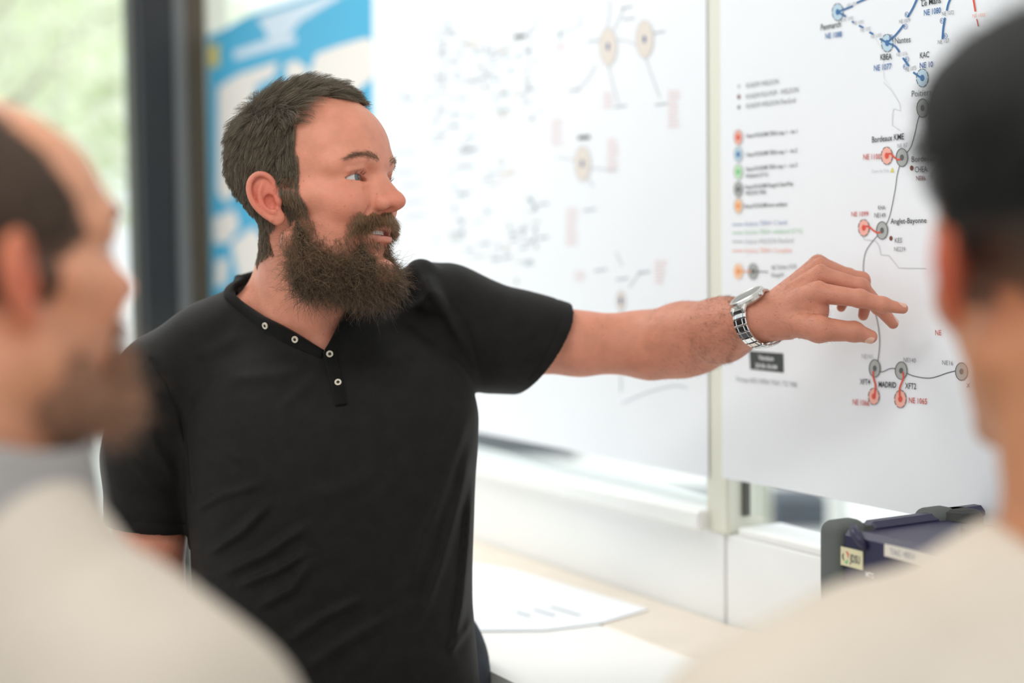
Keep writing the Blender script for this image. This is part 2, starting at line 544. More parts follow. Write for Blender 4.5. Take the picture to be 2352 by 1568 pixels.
# back wall at the left: dark post, grey seal strip, brown door frame, big pane with the trees behind
def back(px):                   # distance along the back wall whose sight line passes photo column px
    d = cw(np.array([(px - 1176.0) / F, 0.05, 1.0])) - CC
    nrm = np.cross(BL, UP)
    t = ((CORNER - CC) @ nrm) / (d @ nrm)
    return float((CC + d * t - CORNER) @ BL)
BN = np.cross(BL, UP); BN = BN / np.linalg.norm(BN)
if BN @ (CC - CORNER) < 0: BN = -BN
root = empty('wall_left', CORNER, None, None); structure(root)
for (x0, x1, nm, mt, d0, d1) in ((318, 398, 'post', 'dark_frame', -0.1, 0.06), (398, 424, 'seal_strip', 'grey_seal', -0.1, 0.062), (424, 470, 'door_jamb', 'brown_frame', -0.1, 0.06), (470, 486, 'corner_bead', 'cream_profile', -0.1, 0.03), (310, 318, 'glazing_bead', 'gasket', -0.06, 0.01)):
    b0, b1 = back(x0), back(x1)
    mb = MB(); mb.box(CORNER + BL * b1 + BN * d0, BL * (b0 - b1), BN * (d1 - d0), UP * Z_TOP, 0.004); mb.build(nm, M[mt], root)
b0 = back(318)
mb = MB(); mb.box(CORNER + BL * b0 - BN * 0.05, BL * 3.2, BN * 0.05, UP * 0.12, 0.004); mb.build('bottom_rail', M['dark_frame'], root)
mb = MB(); mb.box(CORNER + BL * b0 + UP * (Z_TOP - 0.1) - BN * 0.05, BL * 3.2, BN * 0.05, UP * 0.1, 0.004); mb.build('head_rail', M['dark_frame'], root)
mb = MB(); mb.box(CORNER + BL * (b0 + 1.6) - BN * 0.05, BL * 0.08, BN * 0.05, UP * Z_TOP, 0.004); mb.build('mullion', M['dark_frame'], root)
for i, k in enumerate((0.0, 1.64)):
    mb = MB(); mb.box(CORNER + BL * (b0 + k) - BN * 0.03 + UP * 0.12, BL * 1.56, BN * 0.006, UP * (Z_TOP - 0.22)); structure(mb.build('window_%d' % (5 + i), M['glass']))

# ---------------------------------------------------------------- outside
mb = MB(); mb.box(V3(-60, 5.5, -0.35), V3(120, 0, 0), V3(0, 90, 0), V3(0, 0, 0.2)); tag(structure(mb.build('ground', M['terrace'])))
def out_box(name, px0, px1, py0, py1, Z, depth, material, label, cat):
    a = P(px0, py1, Z); b = P(px1, py1, Z); c = P(px0, py0, Z)
    f = np.cross(b - a, UP); f /= np.linalg.norm(f)
    if f[1] < 0: f = -f
    mb = MB(); mb.box(a, b - a, f * depth, UP * (c[2] - a[2]), 0.01)
    o = mb.build(name, material); return tag(o, label, cat)
out_box('low_wall', 820, 1330, 940, 1052, 9.5, 0.4, M['street_dark'], 'long dark grey low wall outside, seen in the gap under the left chart', 'wall')
out_box('planter_block', 1776, 1916, 1143, 1226, 8.6, 0.5, M['street_dark'], 'dark grey block outside, seen through the gap under the right chart', 'block')
out_box('paving_slab', 1520, 1660, 1142, 1168, 7.5, 0.3, M['street_dark'], 'low dark slab outside, just left of the white mullion below the chart', 'slab')
out_box('white_post', 1916, 1945, 500, 1586, 5.4, 0.12, M['white_paint'], 'slim white post outside, right of the dark grey block', 'post')
out_box('white_column', 1678, 1772, 600, 1232, 4.6, 0.15, M['cream_profile'], 'wide pale column outside, left of the dark grey block', 'column')

def make_tree(name, base, h, crown_r, n, leafm, trunkm, label, seed):
    rg = np.random.default_rng(seed)
    root = empty(name, base, label, 'tree', 'trees beyond the left window')
    mb = MB(); b = np.array(base)
    mb.tube([b, b + V3(0.05, 0, h * 0.35), b + V3(-0.04, 0.05, h * 0.7), b + V3(0.03, 0, h * 0.92)], [0.13, 0.1, 0.07, 0.03], 9)
    for k in range(7):
        a = rg.uniform(0, 6.28); z = h * rg.uniform(0.45, 0.75)
        mb.tube([b + V3(0, 0, z), b + V3(math.cos(a) * crown_r * 0.4, math.sin(a) * crown_r * 0.4, z + 0.4), b + V3(math.cos(a) * crown_r * 0.75, math.sin(a) * crown_r * 0.75, z + 0.9)], [0.05, 0.035, 0.012], 6)
    mb.build('trunk', trunkm, root, smooth=True)
    cl = rg.normal(size=(46, 3)); cl /= np.linalg.norm(cl, axis=1)[:, None]
    cl = cl * rg.uniform(0.35, 1.0, (46, 1)) * np.array([crown_r, crown_r, h * 0.3]) + b + V3(0, 0, h * 0.72)
    c = cl[rg.integers(0, 46, n)] + rg.normal(size=(n, 3)) * 0.28
    d = rg.normal(size=(n, 3)); d /= np.linalg.norm(d, axis=1)[:, None]
    e = np.cross(d, rg.normal(size=(n, 3))); e /= np.linalg.norm(e, axis=1)[:, None]
    s = rg.uniform(0.05, 0.1, (n, 1))
    v = np.stack([c - d * s, c + e * s * 0.5 , c + d * s, c - e * s * 0.5], 1).reshape(-1, 3)
    o = link('foliage', raw_mesh('foliage', v, np.arange(n * 4).reshape(n, 4), smooth=False), leafm, root); o['kind'] = 'stuff'
M['leaf'] = mat('leaves', srgb(222, 232, 198), 0.6, noise=0.25, nscale=1.5)
M['leaf_pale'] = mat('pale_leaves', srgb(234, 238, 216), 0.6, noise=0.2, nscale=1.5)
def leafy(m):
    nt = m.node_tree; b = nt.nodes['Principled BSDF']; t = nt.nodes.new('ShaderNodeBsdfTranslucent'); mx = nt.nodes.new('ShaderNodeMixShader'); mx.inputs[0].default_value = 0.5
    nt.links.new(b.inputs['Base Color'].links[0].from_socket, t.inputs['Color'])
    out = [n for n in nt.nodes if n.type == 'OUTPUT_MATERIAL'][0]
    nt.links.new(b.outputs[0], mx.inputs[1]); nt.links.new(t.outputs[0], mx.inputs[2]); nt.links.new(mx.outputs[0], out.inputs[0])
leafy(M['leaf']); leafy(M['leaf_pale'])
M['bark'] = mat('bark', srgb(190, 184, 172), 0.9, noise=0.2, nscale=12)
for i, (px, Z, h, r, n, lm, lb) in enumerate(((150, 13, 5.0, 1.9, 2900, 'leaf', 'broad green tree nearest the middle of the left window'), (-150, 9, 4.4, 1.4, 2300, 'leaf_pale', 'pale green tree at the left edge of the left window'), (330, 19, 6.2, 2.0, 2900, 'leaf_pale', 'far pale tree beside the dark post'), (20, 24, 8.0, 3.0, 2900, 'leaf', 'tall distant tree behind the broad green one'))):
    p = P(px, 700, Z)
    make_tree('tree', (p[0], p[1], -0.15), h, r, n, M[lm], M['bark'], lb, 20 + i)

# ---------------------------------------------------------------- worktop and table
Z_TOPW = 0.935
UE = U_END - 0.02
root = empty('worktop', wall_pt(US - 0.6, 0, 0.15), 'beige worktop running along the white panels under the charts', 'worktop')
mb = MB(); mb.box(wall_pt(U_CORNER + 0.1, Z_TOPW - 0.03, 0.004), WU * (UE - U_CORNER - 0.1), WN * 0.155, UP * 0.03, 0.004); mb.build('top', M['worktop'], root)
for u in np.linspace(U_CORNER + 0.3, UE - 0.1, 4):
    for w in (0.02, 0.11):
        mb = MB(); mb.box(wall_pt(u, 0, w), WU * 0.045, WN * 0.04, UP * (Z_TOPW - 0.03), 0.003); mb.build('leg', M['white_paint'], root)
def sheet(poly, z, material, name, label, cat, curl=0.0):
    mb = MB(); pts = [np.array([*P(*q)[:2], z]) for q in poly]
    mb.prism(pts, UP * 0.0012)
    return tag(mb.build(name, material), label, cat)
def on_top(px, py, z=None):      # where a sight line meets the worktop
    d = cw(np.array([(px - 1176.0) / F, -(py - 784.0) / F, 1.0])) - CC
    t = ((Z_TOPW if z is None else z) - CAM_H) / d[2]
    return CC + d * t
def flat_sheet(name, pxs, label, cat, material, z=0.0):
    zz = Z_TOPW + z
    pts = [on_top(x, y, zz) for x, y in pxs]
    mb = MB(); mb.prism([np.array([p[0], p[1], zz]) for p in pts], UP * 0.0012)
    root = mb.build(name, material)
    return tag(root, label, cat)
M['ink_grey'] = mat('ink_grey', srgb(150, 154, 160), 0.7)
big = flat_sheet('paper_sheet', [(1030, 1285), (1180, 1310), (1490, 1400), (1380, 1432), (1250, 1448), (1010, 1450)], 'white printed sheet lying on the worktop beside the bearded man', 'paper', M['paper'], 0.001)
mb = MB(); a, b = on_top(1260, 1390, Z_TOPW + 0.0024), on_top(1345, 1415, Z_TOPW + 0.0024)
for k in range(3):
    o = a + (b - a) * 0.1 + WN * 0.03 * k
    mb.box(o, (b - a) * (0.8 - 0.2 * k), WN * 0.006, UP * 0.0002)
mb.build('printed_text', M['ink_grey'], big)
root = empty('white_table', wall_pt(US - 0.3, 0, 0.28), 'white table top in front of the beige worktop', 'table')
mb = MB(); mb.prism([wall_pt(u, Z_TOPW - 0.02, w) for u, w in ((-1.7, .162), (.50, .162), (.50, .38), (.42, .40), (.40, .62), (-.12, .62), (-.17, .41), (-1.7, .41))], UP * 0.02)
mb.build('top', M['table'], root)
for u, w in ((-1.65, .18), (-1.65, .3), (.44, .18), (.40, .34), (.34, .54), (-.08, .54)):
    mb = MB(); mb.box(wall_pt(u, 0, w), WU * 0.04, WN * 0.04, UP * (Z_TOPW - 0.02), 0.003); mb.build('leg', M['white_paint'], root)
# ---------------------------------------------------------------- posters
def wall_shape(uv, off):
    return [wall_pt(u, z, off) for u, z in uv]
class Print:
    """flat print on a poster: collects polygons per colour, placed on the wall plane"""
    def __init__(s, parent, off=0.0016): s.p = parent; s.off = off; s.c = {}; s.n = 0
    def poly(s, key, uvs, lift=0.0):
        L = s.c.setdefault(key, ([], []))
        k = len(L[0]); L[0].extend(wall_pt(u, z, s.off + lift) for u, z in uvs); L[1].append(tuple(range(k, k + len(uvs))))
    def px(s, key, pxs, lift=0.0): s.poly(key, [wall_uv(x, y) for x, y in pxs], lift)
    def disc(s, key, x, y, rx, ry, lift=0.0, n=26):
        s.px(key, [(x + rx * math.cos(2 * math.pi * k / n), y + ry * math.sin(2 * math.pi * k / n)) for k in range(n)], lift)
    def ring(s, key, x, y, rx, ry, w, lift=0.0, dash=0, n=40):
        for k in range(n):
            if dash and (k % (n // dash)) >= 0.62 * n / dash: continue
            a, b = 2 * math.pi * k / n, 2 * math.pi * (k + 1) / n
            q = [((rx + w * e) , (ry + w * e), t) for e, t in ((-.5, a), (.5, a), (.5, b), (-.5, b))]
            s.px(key, [(x + r1 * math.cos(t), y + r2 * math.sin(t)) for r1, r2, t in q], lift)
    def line(s, key, pts, w, lift=0.0, smooth=True):
        if smooth and len(pts) > 2:
            P4 = [pts[0]] + list(pts) + [pts[-1]]; q = []
            for i in range(1, len(P4) - 2):
                for t in np.linspace(0, 1, 8, endpoint=False):
                    a, b, c, d = [np.array(P4[i + j], float) for j in (-1, 0, 1, 2)]
                    q.append(0.5 * (2 * b + (c - a) * t + (2 * a - 5 * b + 4 * c - d) * t * t + (3 * b - a - 3 * c + d) * t ** 3))
            q.append(np.array(pts[-1], float)); pts = q
        pts = [np.array(p, float) for p in pts]
        nn = []
        for i in range(len(pts)):
            d = pts[min(i + 1, len(pts) - 1)] - pts[max(i - 1, 0)]; d /= max(np.linalg.norm(d), 1e-6)
            nn.append(np.array([-d[1], d[0]]) * w / 2)
        for i in range(len(pts) - 1):
            s.px(key, [pts[i] - nn[i], pts[i + 1] - nn[i + 1], pts[i + 1] + nn[i + 1], pts[i] + nn[i]], lift)
    def build(s, names):
        for key, (v, f) in s.c.items():
            me = raw_mesh('print', v, f, smooth=False)
            o = link(names.get(key, 'printed_lines'), me, INK[key], s.p); o['kind'] = 'stuff'

INK = {k: mat('ink_' + k, srgb(*c), 0.6) for k, c in dict(
    black=(40, 42, 46), dgrey=(96, 98, 100), grey=(140, 142, 144), lgrey=(176, 178, 182), pale=(206, 208, 212), blue=(58, 112, 168), dblue=(62, 96, 150),
    sky=(188, 214, 230), red=(222, 84, 66), redtext=(200, 78, 66), pink=(244, 180, 166), orange=(240, 150, 90), lorange=(248, 205, 168), green=(120, 200, 130), lgreen=(198, 232, 196),
    brown=(120, 62, 50), yellow=(226, 214, 120), silver=(176, 180, 178), box=(58, 62, 62), white=(240, 242, 244), tan=(229, 219, 210), fblue=(150, 164, 196), fgreen=(168, 208, 172), fred=(240, 178, 160),
    pblue=(74, 176, 216), pland=(238, 232, 226), pwhite=(214, 230, 244), pyellow=(218, 200, 96), teal=(158, 178, 182), rose=(240, 222, 224), smoke=(190, 194, 200)).items()}

def poster(name, u0, u1, z0, z1, material, label, off=0.0075, curl=0.0, corners=None):
    """paper sheet with thickness, very slightly waved, taped to the glazed wall"""
    nu, nz = 24, 16; v = []; f = []
    for s in (0, 1):
        for i in range(nu + 1):
            for j in range(nz + 1):
                u = u0 + (u1 - u0) * i / nu; z = z0 + (z1 - z0) * j / nz
                v.append(wall_pt(u, z, off + (0.0007 if s else 0)))
    A = lambda s, i, j: s * (nu + 1) * (nz + 1) + i * (nz + 1) + j
    for s in (0, 1):
        for i in range(nu):
            for j in range(nz):
                q = (A(s, i, j), A(s, i + 1, j), A(s, i + 1, j + 1), A(s, i, j + 1))
                f.append(q if s else q[::-1])
    for i in range(nu): f.append((A(0, i, 0), A(0, i + 1, 0), A(1, i + 1, 0), A(1, i, 0))); f.append((A(0, i + 1, nz), A(0, i, nz), A(1, i, nz), A(1, i + 1, nz)))
    for j in range(nz): f.append((A(0, 0, j + 1), A(0, 0, j), A(1, 0, j), A(1, 0, j + 1))); f.append((A(0, nu, j), A(0, nu, j + 1), A(1, nu, j + 1), A(1, nu, j)))
    o = link(name, raw_mesh(name, v, f, smooth=False), material, None, wall_pt((u0 + u1) / 2, z0, off))
    return tag(o, label, 'poster')

ZP = 1.45 - 0.3035
u_r0 = wall_uv(1663, 900)[0] + 0.006
right = poster('chart_poster', u_r0, u_r0 + 1.22, ZP, ZP + 0.86, M['paper'], 'white network chart the man points at, with red, blue and grey nodes', 0.008)
u_l0, u_l1 = wall_uv(896, 500)[0], wall_uv(1637, 900)[0]
left = poster('chart_poster', u_l0, u_l1, ZP - 0.004, ZP + 1.05, M['paper'], 'white wall chart hanging behind the bearded man, left of the white mullion', 0.008)

POFF = 0.0093
pr = Print(right, POFF)
def node(x, y, rx, ry, fill, rim, dot, dr=None, dash=0, rw=1.6):
    pr.disc(fill, x, y, rx, ry, 0.0002); pr.ring(rim, x, y, rx, ry, rw, 0.0005, dash)
    d = dr or 0.34; pr.disc(dot, x, y, rx * d, ry * d, 0.0005)
# links first
pr.line('blue', [(1937, 29), (1972, 15)], 4.5, 0.0004); pr.line('blue', [(1981, 8), (2030, -14)], 4.5, 0.0004)
pr.line('blue', [(1937, 29), (1956, 39)], 4.5, 0.0004)
for a, b in (((1970, 50), (1975, 54)), ((1986, 60), (1996, 65)), ((2010, 75), (2019, 80)), ((2034, 90), (2053, 101))): pr.line('blue', [a, b], 4.5, 0.0004)
pr.line('blue', [(2052, 98), (2068, 84), (2080, 70), (2089, 58)], 4.2, 0.0004); pr.line('blue', [(2098, 41), (2110, 20), (2121, -4)], 4.2, 0.0004)
pr.line('blue', [(2052, 100), (2067, 106), (2074, 113), (2079, 121)], 4.5, 0.0004); pr.line('blue', [(2087, 134), (2101, 153)], 4.5, 0.0004); pr.line('blue', [(2111, 167), (2122, 175), (2132, 181)], 4.5, 0.0004)
pr.line('blue', [(2197, -3), (2191, 12), (2188, 26)], 4.2, 0.0004); pr.line('blue', [(2184, 42), (2180, 66), (2178, 91)], 4.2, 0.0004)
pr.line('red', [(2249, -2), (2254, 28)], 4, 0.0004); pr.line('redtext', [(2257, 45), (2261, 62)], 2.5, 0.0004)
node(1937, 29, 12.5, 19.5, 'sky', 'dgrey', 'blue', 0.36, 8); node(2051, 100, 13.2, 20, 'sky', 'dgrey', 'blue', 0.36, 8); node(2132, 180, 13.5, 20.5, 'sky', 'dgrey', 'blue', 0.36, 8); node(2133, -8, 9, 11, 'sky', 'dgrey', 'blue', 0.36, 8)
pr.line('dgrey', [(2133, 249), (2122, 275), (2114, 310), (2104, 340), (2085, 362)], 1.6, 0.0001); pr.line('dgrey', [(2085, 362), (2074, 400), (2068, 440), (2055, 500), (2039, 529)], 1.6, 0.0001)
pr.line('dgrey', [(2039, 529), (2012, 560), (1999, 585), (1996, 625), (2008, 670), (2026, 730), (2033, 780), (2029, 825), (2022, 845)], 1.6, 0.0001)
pr.line('dgrey', [(2022, 845), (2038, 853), (2060, 845), (2083, 850), (2110, 862), (2150, 867), (2190, 855), (2215, 849)], 2.0, 0.0001)
node(2133, 249, 13.5, 21, 'silver', 'dgrey', 'dgrey'); node(2085, 362, 13.3, 20.5, 'silver', 'dgrey', 'dgrey'); node(2039, 529, 12.8, 20, 'silver', 'dgrey', 'dgrey')
node(2022, 845, 12.5, 20, 'silver', 'dgrey', 'dgrey'); node(2083, 850, 13.5, 20, 'silver', 'dgrey', 'dgrey'); node(2222, 852, 14, 20, 'silver', 'dgrey', 'dgrey')
node(2050, 358, 12.8, 20, 'pink', 'dgrey', 'red', 0.36, 8); node(1997, 523, 12.4, 19, 'pink', 'dgrey', 'red', 0.36, 8); node(2020, 909, 12.4, 19, 'pink', 'dgrey', 'red', 0.36, 8); node(2081, 915, 13.3, 20, 'pink', 'dgrey', 'red', 0.36, 8)
for pts in ([(2050, 357), (2058, 353), (2066, 360), (2075, 367), (2082, 366)], [(1997, 521), (2008, 520), (2018, 528), (2028, 534), (2036, 533)], [(2019, 851), (2019, 865), (2024, 885), (2022, 906)], [(2087, 853), (2088, 868), (2080, 890), (2080, 912)]): pr.line('red', pts, 4, 0.0006)
pr.disc('brown', 2107, 386, 4.2, 6); pr.disc('brown', 2059, 547, 3.8, 5.6)
pr.px('yellow', [(2057, 396), (2062, 384), (2067, 396)])
pr.line('pale', [(1990, 535), (1998, 550), (2015, 552), (2024, 553), (2032, 566), (2036, 585), (2054, 586), (2077, 615), (2140, 616)], 2.0, 0.0, smooth=False)
pr.line('white', [(2020, 84), (2040, 120), (2042, 180), (2060, 205), (2080, 240), (2081, 255), (2064, 250), (2062, 285), (2080, 300)], 2.0, 0.0, smooth=False)
pr.line('pale', [(2042, 190), (2060, 208), (2079, 238), (2080, 255), (2066, 250), (2062, 262), (2062, 288), (2080, 300)], 1.2, 0.0, smooth=False)
# legend
for y, a, b in ((316, 'pink', 'red'), (355, 'sky', 'blue'), (395, 'lgreen', 'green'), (435, 'silver', 'dgrey'), (473, 'lorange', 'orange')):
    node(1708, y, 9.6, 17, a, 'silver' if a != 'silver' else 'dgrey', b, 0.42, 0, 1.4)
pr.disc('lgrey', 1709, 199, 2.2, 4); pr.disc('brown', 1709, 223, 3.4, 5.5); pr.disc('dgrey', 1709, 247, 2.8, 4.6)
for y, k in ((516, 'fblue'), (535, 'fgreen'), (555, 'lgrey'), (576, 'fred')): pr.line(k, [(1694, y), (1719, y - 0.4)], 3.2)
node(1708, 623, 10, 17, 'lorange', 'lorange', 'orange', 0.42); node(1742, 623, 10.5, 17.5, 'silver', 'dgrey', 'dgrey', 0.4)
pr.line('orange', [(1712, 623), (1740, 623)], 2.4, 0.0006); pr.line('dgrey', [(1742, 623), (1777, 624)], 2.2, 0.0006)
pr.px('box', [(1733, 805), (1811, 811), (1812, 855), (1735, 847)])

# left chart: faint, far out of focus network diagram with illegible captions
pl = Print(left, POFF)
for x, y, rx, ry in ((1408, 108, 20, 43), (1492, 91, 20, 43), (1349, 376, 18, 40), (1437, 690, 10, 22)):
    pl.disc('tan', x, y, rx, ry, 0.0002); pl.ring('pale', x, y, rx, ry, 2, 0.0004); pl.disc('dblue', x, y, 3.4, 9, 0.0005)
for pts in ([(1425, 93), (1450, 95), (1475, 106)], [(1408, 150), (1420, 200), (1433, 240)], [(1492, 130), (1510, 180), (1527, 225)], [(1405, 70), (1412, 20), (1410, 0)], [(1420, 70), (1445, 20)], [(1380, 150), (1355, 190), (1330, 208)], [(1345, 30), (1340, 60), (1290, 76)], [(1290, 360), (1330, 368)], [(1366, 386), (1430, 392)], [(1362, 410), (1375, 430)], [(1425, 578), (1440, 610)], [(1455, 660), (1470, 640), (1485, 620)], [(1437, 710), (1437, 900)], [(1440, 925), (1500, 900), (1560, 885), (1590, 890)], [(1030, 90), (1025, 200), (1010, 290)], [(1040, 60), (1090, 110), (1180, 110)], [(1230, 60), (1220, 200), (1210, 240)], [(1130, 180), (1150, 240), (1170, 275)], [(1250, 0), (1240, 60), (1150, 130)]):
    pl.line('smoke', pts, 2.2)
rg = np.random.default_rng(11)
def scribble(x, y, w, h, n, cols):
    for _ in range(n):
        cx, cy = x + rg.normal() * w, y + rg.normal() * h; k = cols[rg.integers(len(cols))]
        L = rg.uniform(5, 16)
        if rg.random() < 0.3: pl.disc(k, cx, cy, 3.2, 7, 0.0003)
        else: pl.line(k, [(cx - L, cy + 1.5), (cx + L, cy - 1.5)], rg.uniform(2.5, 5))
C1 = ('smoke', 'teal', 'pale'); C2 = ('smoke', 'tan', 'teal', 'smoke')
for args in ((1020, 60, 12, 45, 9, C1), (1080, 110, 35, 50, 16, C2), (1130, 130, 40, 40, 14, C2), (1040, 170, 15, 60, 12, C1), (1020, 250, 12, 50, 10, C1), (1210, 120, 30, 50, 12, C1), (1100, 170, 40, 22, 10, C2), (1170, 260, 12, 30, 7, C2), (1220, 240, 14, 22, 5, C1), (1080, 330, 14, 50, 12, C1), (1065, 440, 12, 50, 10, C1), (1165, 390, 24, 20, 10, C2), (1090, 530, 24, 18, 8, C1), (1180, 540, 24, 18, 10, C2), (1240, 500, 12, 40, 9, C1), (1230, 580, 24, 30, 9, C1), (1140, 590, 18, 12, 5, C1), (1030, 540, 20, 10, 4, C1), (970, 225, 16, 8, 5, C1)):
    scribble(*args)
for x, y, n in ((1410, 215, 5), (1560, 210, 11), (1420, 320, 10), (1290, 275, 8), (1325, 480, 11), (1530, 600, 7), (1345, 625, 3), (1300, 100, 3)):
    for k in range(n): pl.line('rose', [(x - 15, y + k * 8.2), (x + rg.uniform(4, 15), y + k * 8.0)], 4)
for x, y in ((1352, 316), (1204, 84)): pl.line('dgrey', [(x - 14, y + 1), (x + 14, y - 1)], 9)
for x, y in ((940, 350), (940, 395), (955, 425), (960, 463), (965, 495)): pl.line('smoke', [(x - 25, y + 2), (x + 25, y - 2)], 4)
for x, y in ((1374, 95), (1525, 75), (1330, 208), (1436, 245), (1530, 240), (1450, 18), (1455, 44), (1365, 482), (1390, 620), (1490, 625), (1440, 640)): pl.line('smoke', [(x - 14, y + 2), (x + 14, y - 2)], 4.5)
pl.build({})

# ---- lettering
TXT = [
 ('NE 1094', 1959, 19, 1982, 12.5, 8.5, 'lgrey', 0), ("Penmarch'", 1898.5, 71.5, 1947, 62, 14, 'black', .012), ('NE 1088', 1909, 90.5, 1947, 85.5, 12.5, 'blue', .02),
 ('NE 1090', 1949, 50.5, 1973, 46.5, 8.5, 'lgrey', 0), ('NE 1091', 1974, 59, 1997, 55, 8.5, 'lgrey', 0), ('NE 1092', 1990, 75, 2013.5, 70.5, 8.5, 'lgrey', 0), ('NE 1093', 2014, 90, 2038, 85.5, 8.5, 'lgrey', 0),
 ('Nantes', 2069.5, 102, 2105, 98, 14, 'black', 0), ('KBEA', 2036, 139, 2062, 137, 13, 'black', .025), ('NE 1077', 2021, 164, 2061.5, 159.5, 13, 'blue', .02),
 ('NE 1079', 2079, 55.5, 2104, 51.5, 8.5, 'grey', 0), ('NE 1076', 2073, 131, 2098, 128, 8.5, 'lgrey', 0), ('NE 1075', 2094, 166, 2118, 161, 9, 'grey', 0),
 ('Le Mans', 2131, 16, 2175, 8, 14, 'black', .015), ('NE 1080', 2136, 37.5, 2175, 31, 13, 'blue', .02), ('NE 1072', 2178, 38, 2205, 34, 9, 'grey', 0), ('NE 107', 2168, 102.5, 2194, 99, 9, 'grey', 0), ('NE 1033', 2248, 42, 2277, 39, 8, 'fred', 0),
 ('KAC', 2127, 135, 2148, 132.5, 13, 'black', .015), ('NE 10', 2126.5, 158, 2157, 154.5, 12.5, 'dblue', .02), ('Poitiers', 2108, 223.5, 2154, 219, 14, 'dgrey', 0),
 ('Bordeaux KME', 2016.5, 328, 2090, 320.5, 13.5, 'black', .015), ('NE 87', 2075, 340.5, 2098, 338.5, 10, 'lgrey', 0), ('NE 1100', 1996.5, 367, 2036, 366, 12.5, 'redtext', .015), ('Bordeaux', 2108, 372.5, 2164, 369, 13, 'dgrey', 0),
 ('CHEA', 2115.5, 396, 2144, 395, 13, 'dgrey', .005), ('NE86', 2118.5, 414.5, 2140, 414.5, 10.5, 'brown', 0), ('Dune du Pyla', 2016, 397, 2055, 394.5, 7.5, 'pale', 0),
 ('KHA', 2030.5, 481.5, 2047, 481.5, 9.5, 'dgrey', .005), ('NE149', 2022, 499.5, 2047.5, 499.5, 10.5, 'dgrey', 0), ('NE 1099', 1969, 497, 2008, 496, 10.5, 'redtext', .01), ('Anglet-Bayonne', 2059, 514, 2142, 511.5, 12, 'black', .012),
 ('KES', 2069, 557, 2085.5, 557, 11, 'dgrey', 0), ('NE239', 2067.5, 576.5, 2093, 577, 10, 'grey', 0), ('NE', 2162, 769, 2176, 769, 12, 'redtext', 0), ('NE141', 1993, 822, 2017, 823.5, 10, 'lgrey', 0), ('NE140', 2089, 830, 2117, 832, 10, 'grey', 0),
 ('NE16', 2178, 836, 2203, 838, 10, 'grey', 0), ('XFT4', 1988.5, 881, 2012, 882, 12, 'black', .015), ('MADRID', 2031.5, 887.5, 2072, 889.5, 12.5, 'black', .035), ('XFT2', 2092.5, 891, 2118, 892.5, 13, 'black', .015), ('X', 2234, 888, 2242, 888, 9, 'dgrey', .01),
 ('NE 1066', 1972, 928, 2010, 931, 12.5, 'redtext', .015), ('NE 1065', 2101, 923.5, 2143, 927, 12.5, 'redtext', .015),
 ('ROADM WELDON', 1727, 203, 1801, 193, 11, 'grey', 0), ('ROADM PLD-POP - WELDON', 1727, 228, 1847, 212, 11, 'grey', 0), ('ROADM WELDON FlexGrid', 1727, 250, 1840, 236, 11, 'grey', 0),
 ('Nœud ROADM TERA step 1 – lot 1', 1727, 317, 1844, 306, 9, 'dgrey', .012), ('Nœud ROADM TERA step 1 – lot 2', 1727, 360, 1844, 350, 9, 'dgrey', .012), ('Nœud ROADM TERA step 1 – Lot 3', 1726, 393, 1844, 383, 9, 'dgrey', .012), ('Wideband (C+L)', 1725, 409, 1777, 404, 9, 'dgrey', .012),
 ('Nœud ROADM Flexgrid GateWay', 1724, 434, 1835, 426, 9, 'dgrey', .012), ('WELDON TERA', 1724, 448, 1773, 445, 9, 'dgrey', .012), ('Nœud ROADM hors-validant', 1722, 478, 1821, 473, 9, 'dgrey', .012),
 ('Artères TERA+ C band', 1723, 519, 1820, 515, 10, 'fblue', 0), ('Artères TERA+ wideband (C+L)', 1723, 538, 1856, 534, 10, 'fgreen', 0), ('Artères WELDON FlexGrid', 1723, 559, 1835, 557, 10, 'lgrey', 0), ('Artères TERA+ Complète', 1723, 580, 1832, 579, 10, 'fred', 0),
 ('NE Tâches (15,5)', 1785, 619, 1842, 615, 9, 'dgrey', 0), ('Flexgrid', 1785, 636, 1812, 634, 9, 'dgrey', 0),
 ('Version', 1755, 825, 1790, 828, 10.5, 'white', .03), ('2018-10-04', 1748, 843, 1798, 847.5, 10, 'white', .03), ('Principe NFZ OPEN/ TNX / TZ TRB', 1704, 874, 1843, 888, 10, 'grey', 0)]
for x, y in ((2096, 35), (2093, 62), (2096.5, 137), (2092, 154), (2177, 49), (2185, 84), (2060, 87)):
    TXT.append(('R', x - 2.2, y + 3.2, x + 2.4, y + 2.6, 6, 'blue', 0)); pr.ring('blue', x, y, 4.2, 6, 0.9, 0.0004, 0, 22)

CAPH = 0.72
def text_mesh(items):
    """flat letter outlines (unit cap height) for [(string, weight)], via temporary text curves"""
    obs = []
    for s, wgt in items:
        c = bpy.data.curves.new('t', 'FONT'); c.body = s; c.offset = wgt; c.resolution_u = 2; c.fill_mode = 'FRONT'
        o = bpy.data.objects.new('t', c); scene.collection.objects.link(o); obs.append(o)
    bpy.context.view_layer.update()
    dg = bpy.context.evaluated_depsgraph_get(); res = []
    for o in obs:
        me = bpy.data.meshes.new_from_object(o.evaluated_get(dg))
        a = np.empty(len(me.vertices) * 3, np.float32); me.vertices.foreach_get('co', a)
        res.append((a.reshape(-1, 3)[:, :2].astype(float), [tuple(p.vertices) for p in me.polygons]))
        bpy.data.meshes.remove(me)
    for o in obs:
        c = o.data; bpy.data.objects.remove(o); bpy.data.curves.remove(c)
    return res
shapes = text_mesh([(t[0], t[7] * .55) for t in TXT] + [('H', 0)])
CAPH = shapes[-1][0][:, 1].max()
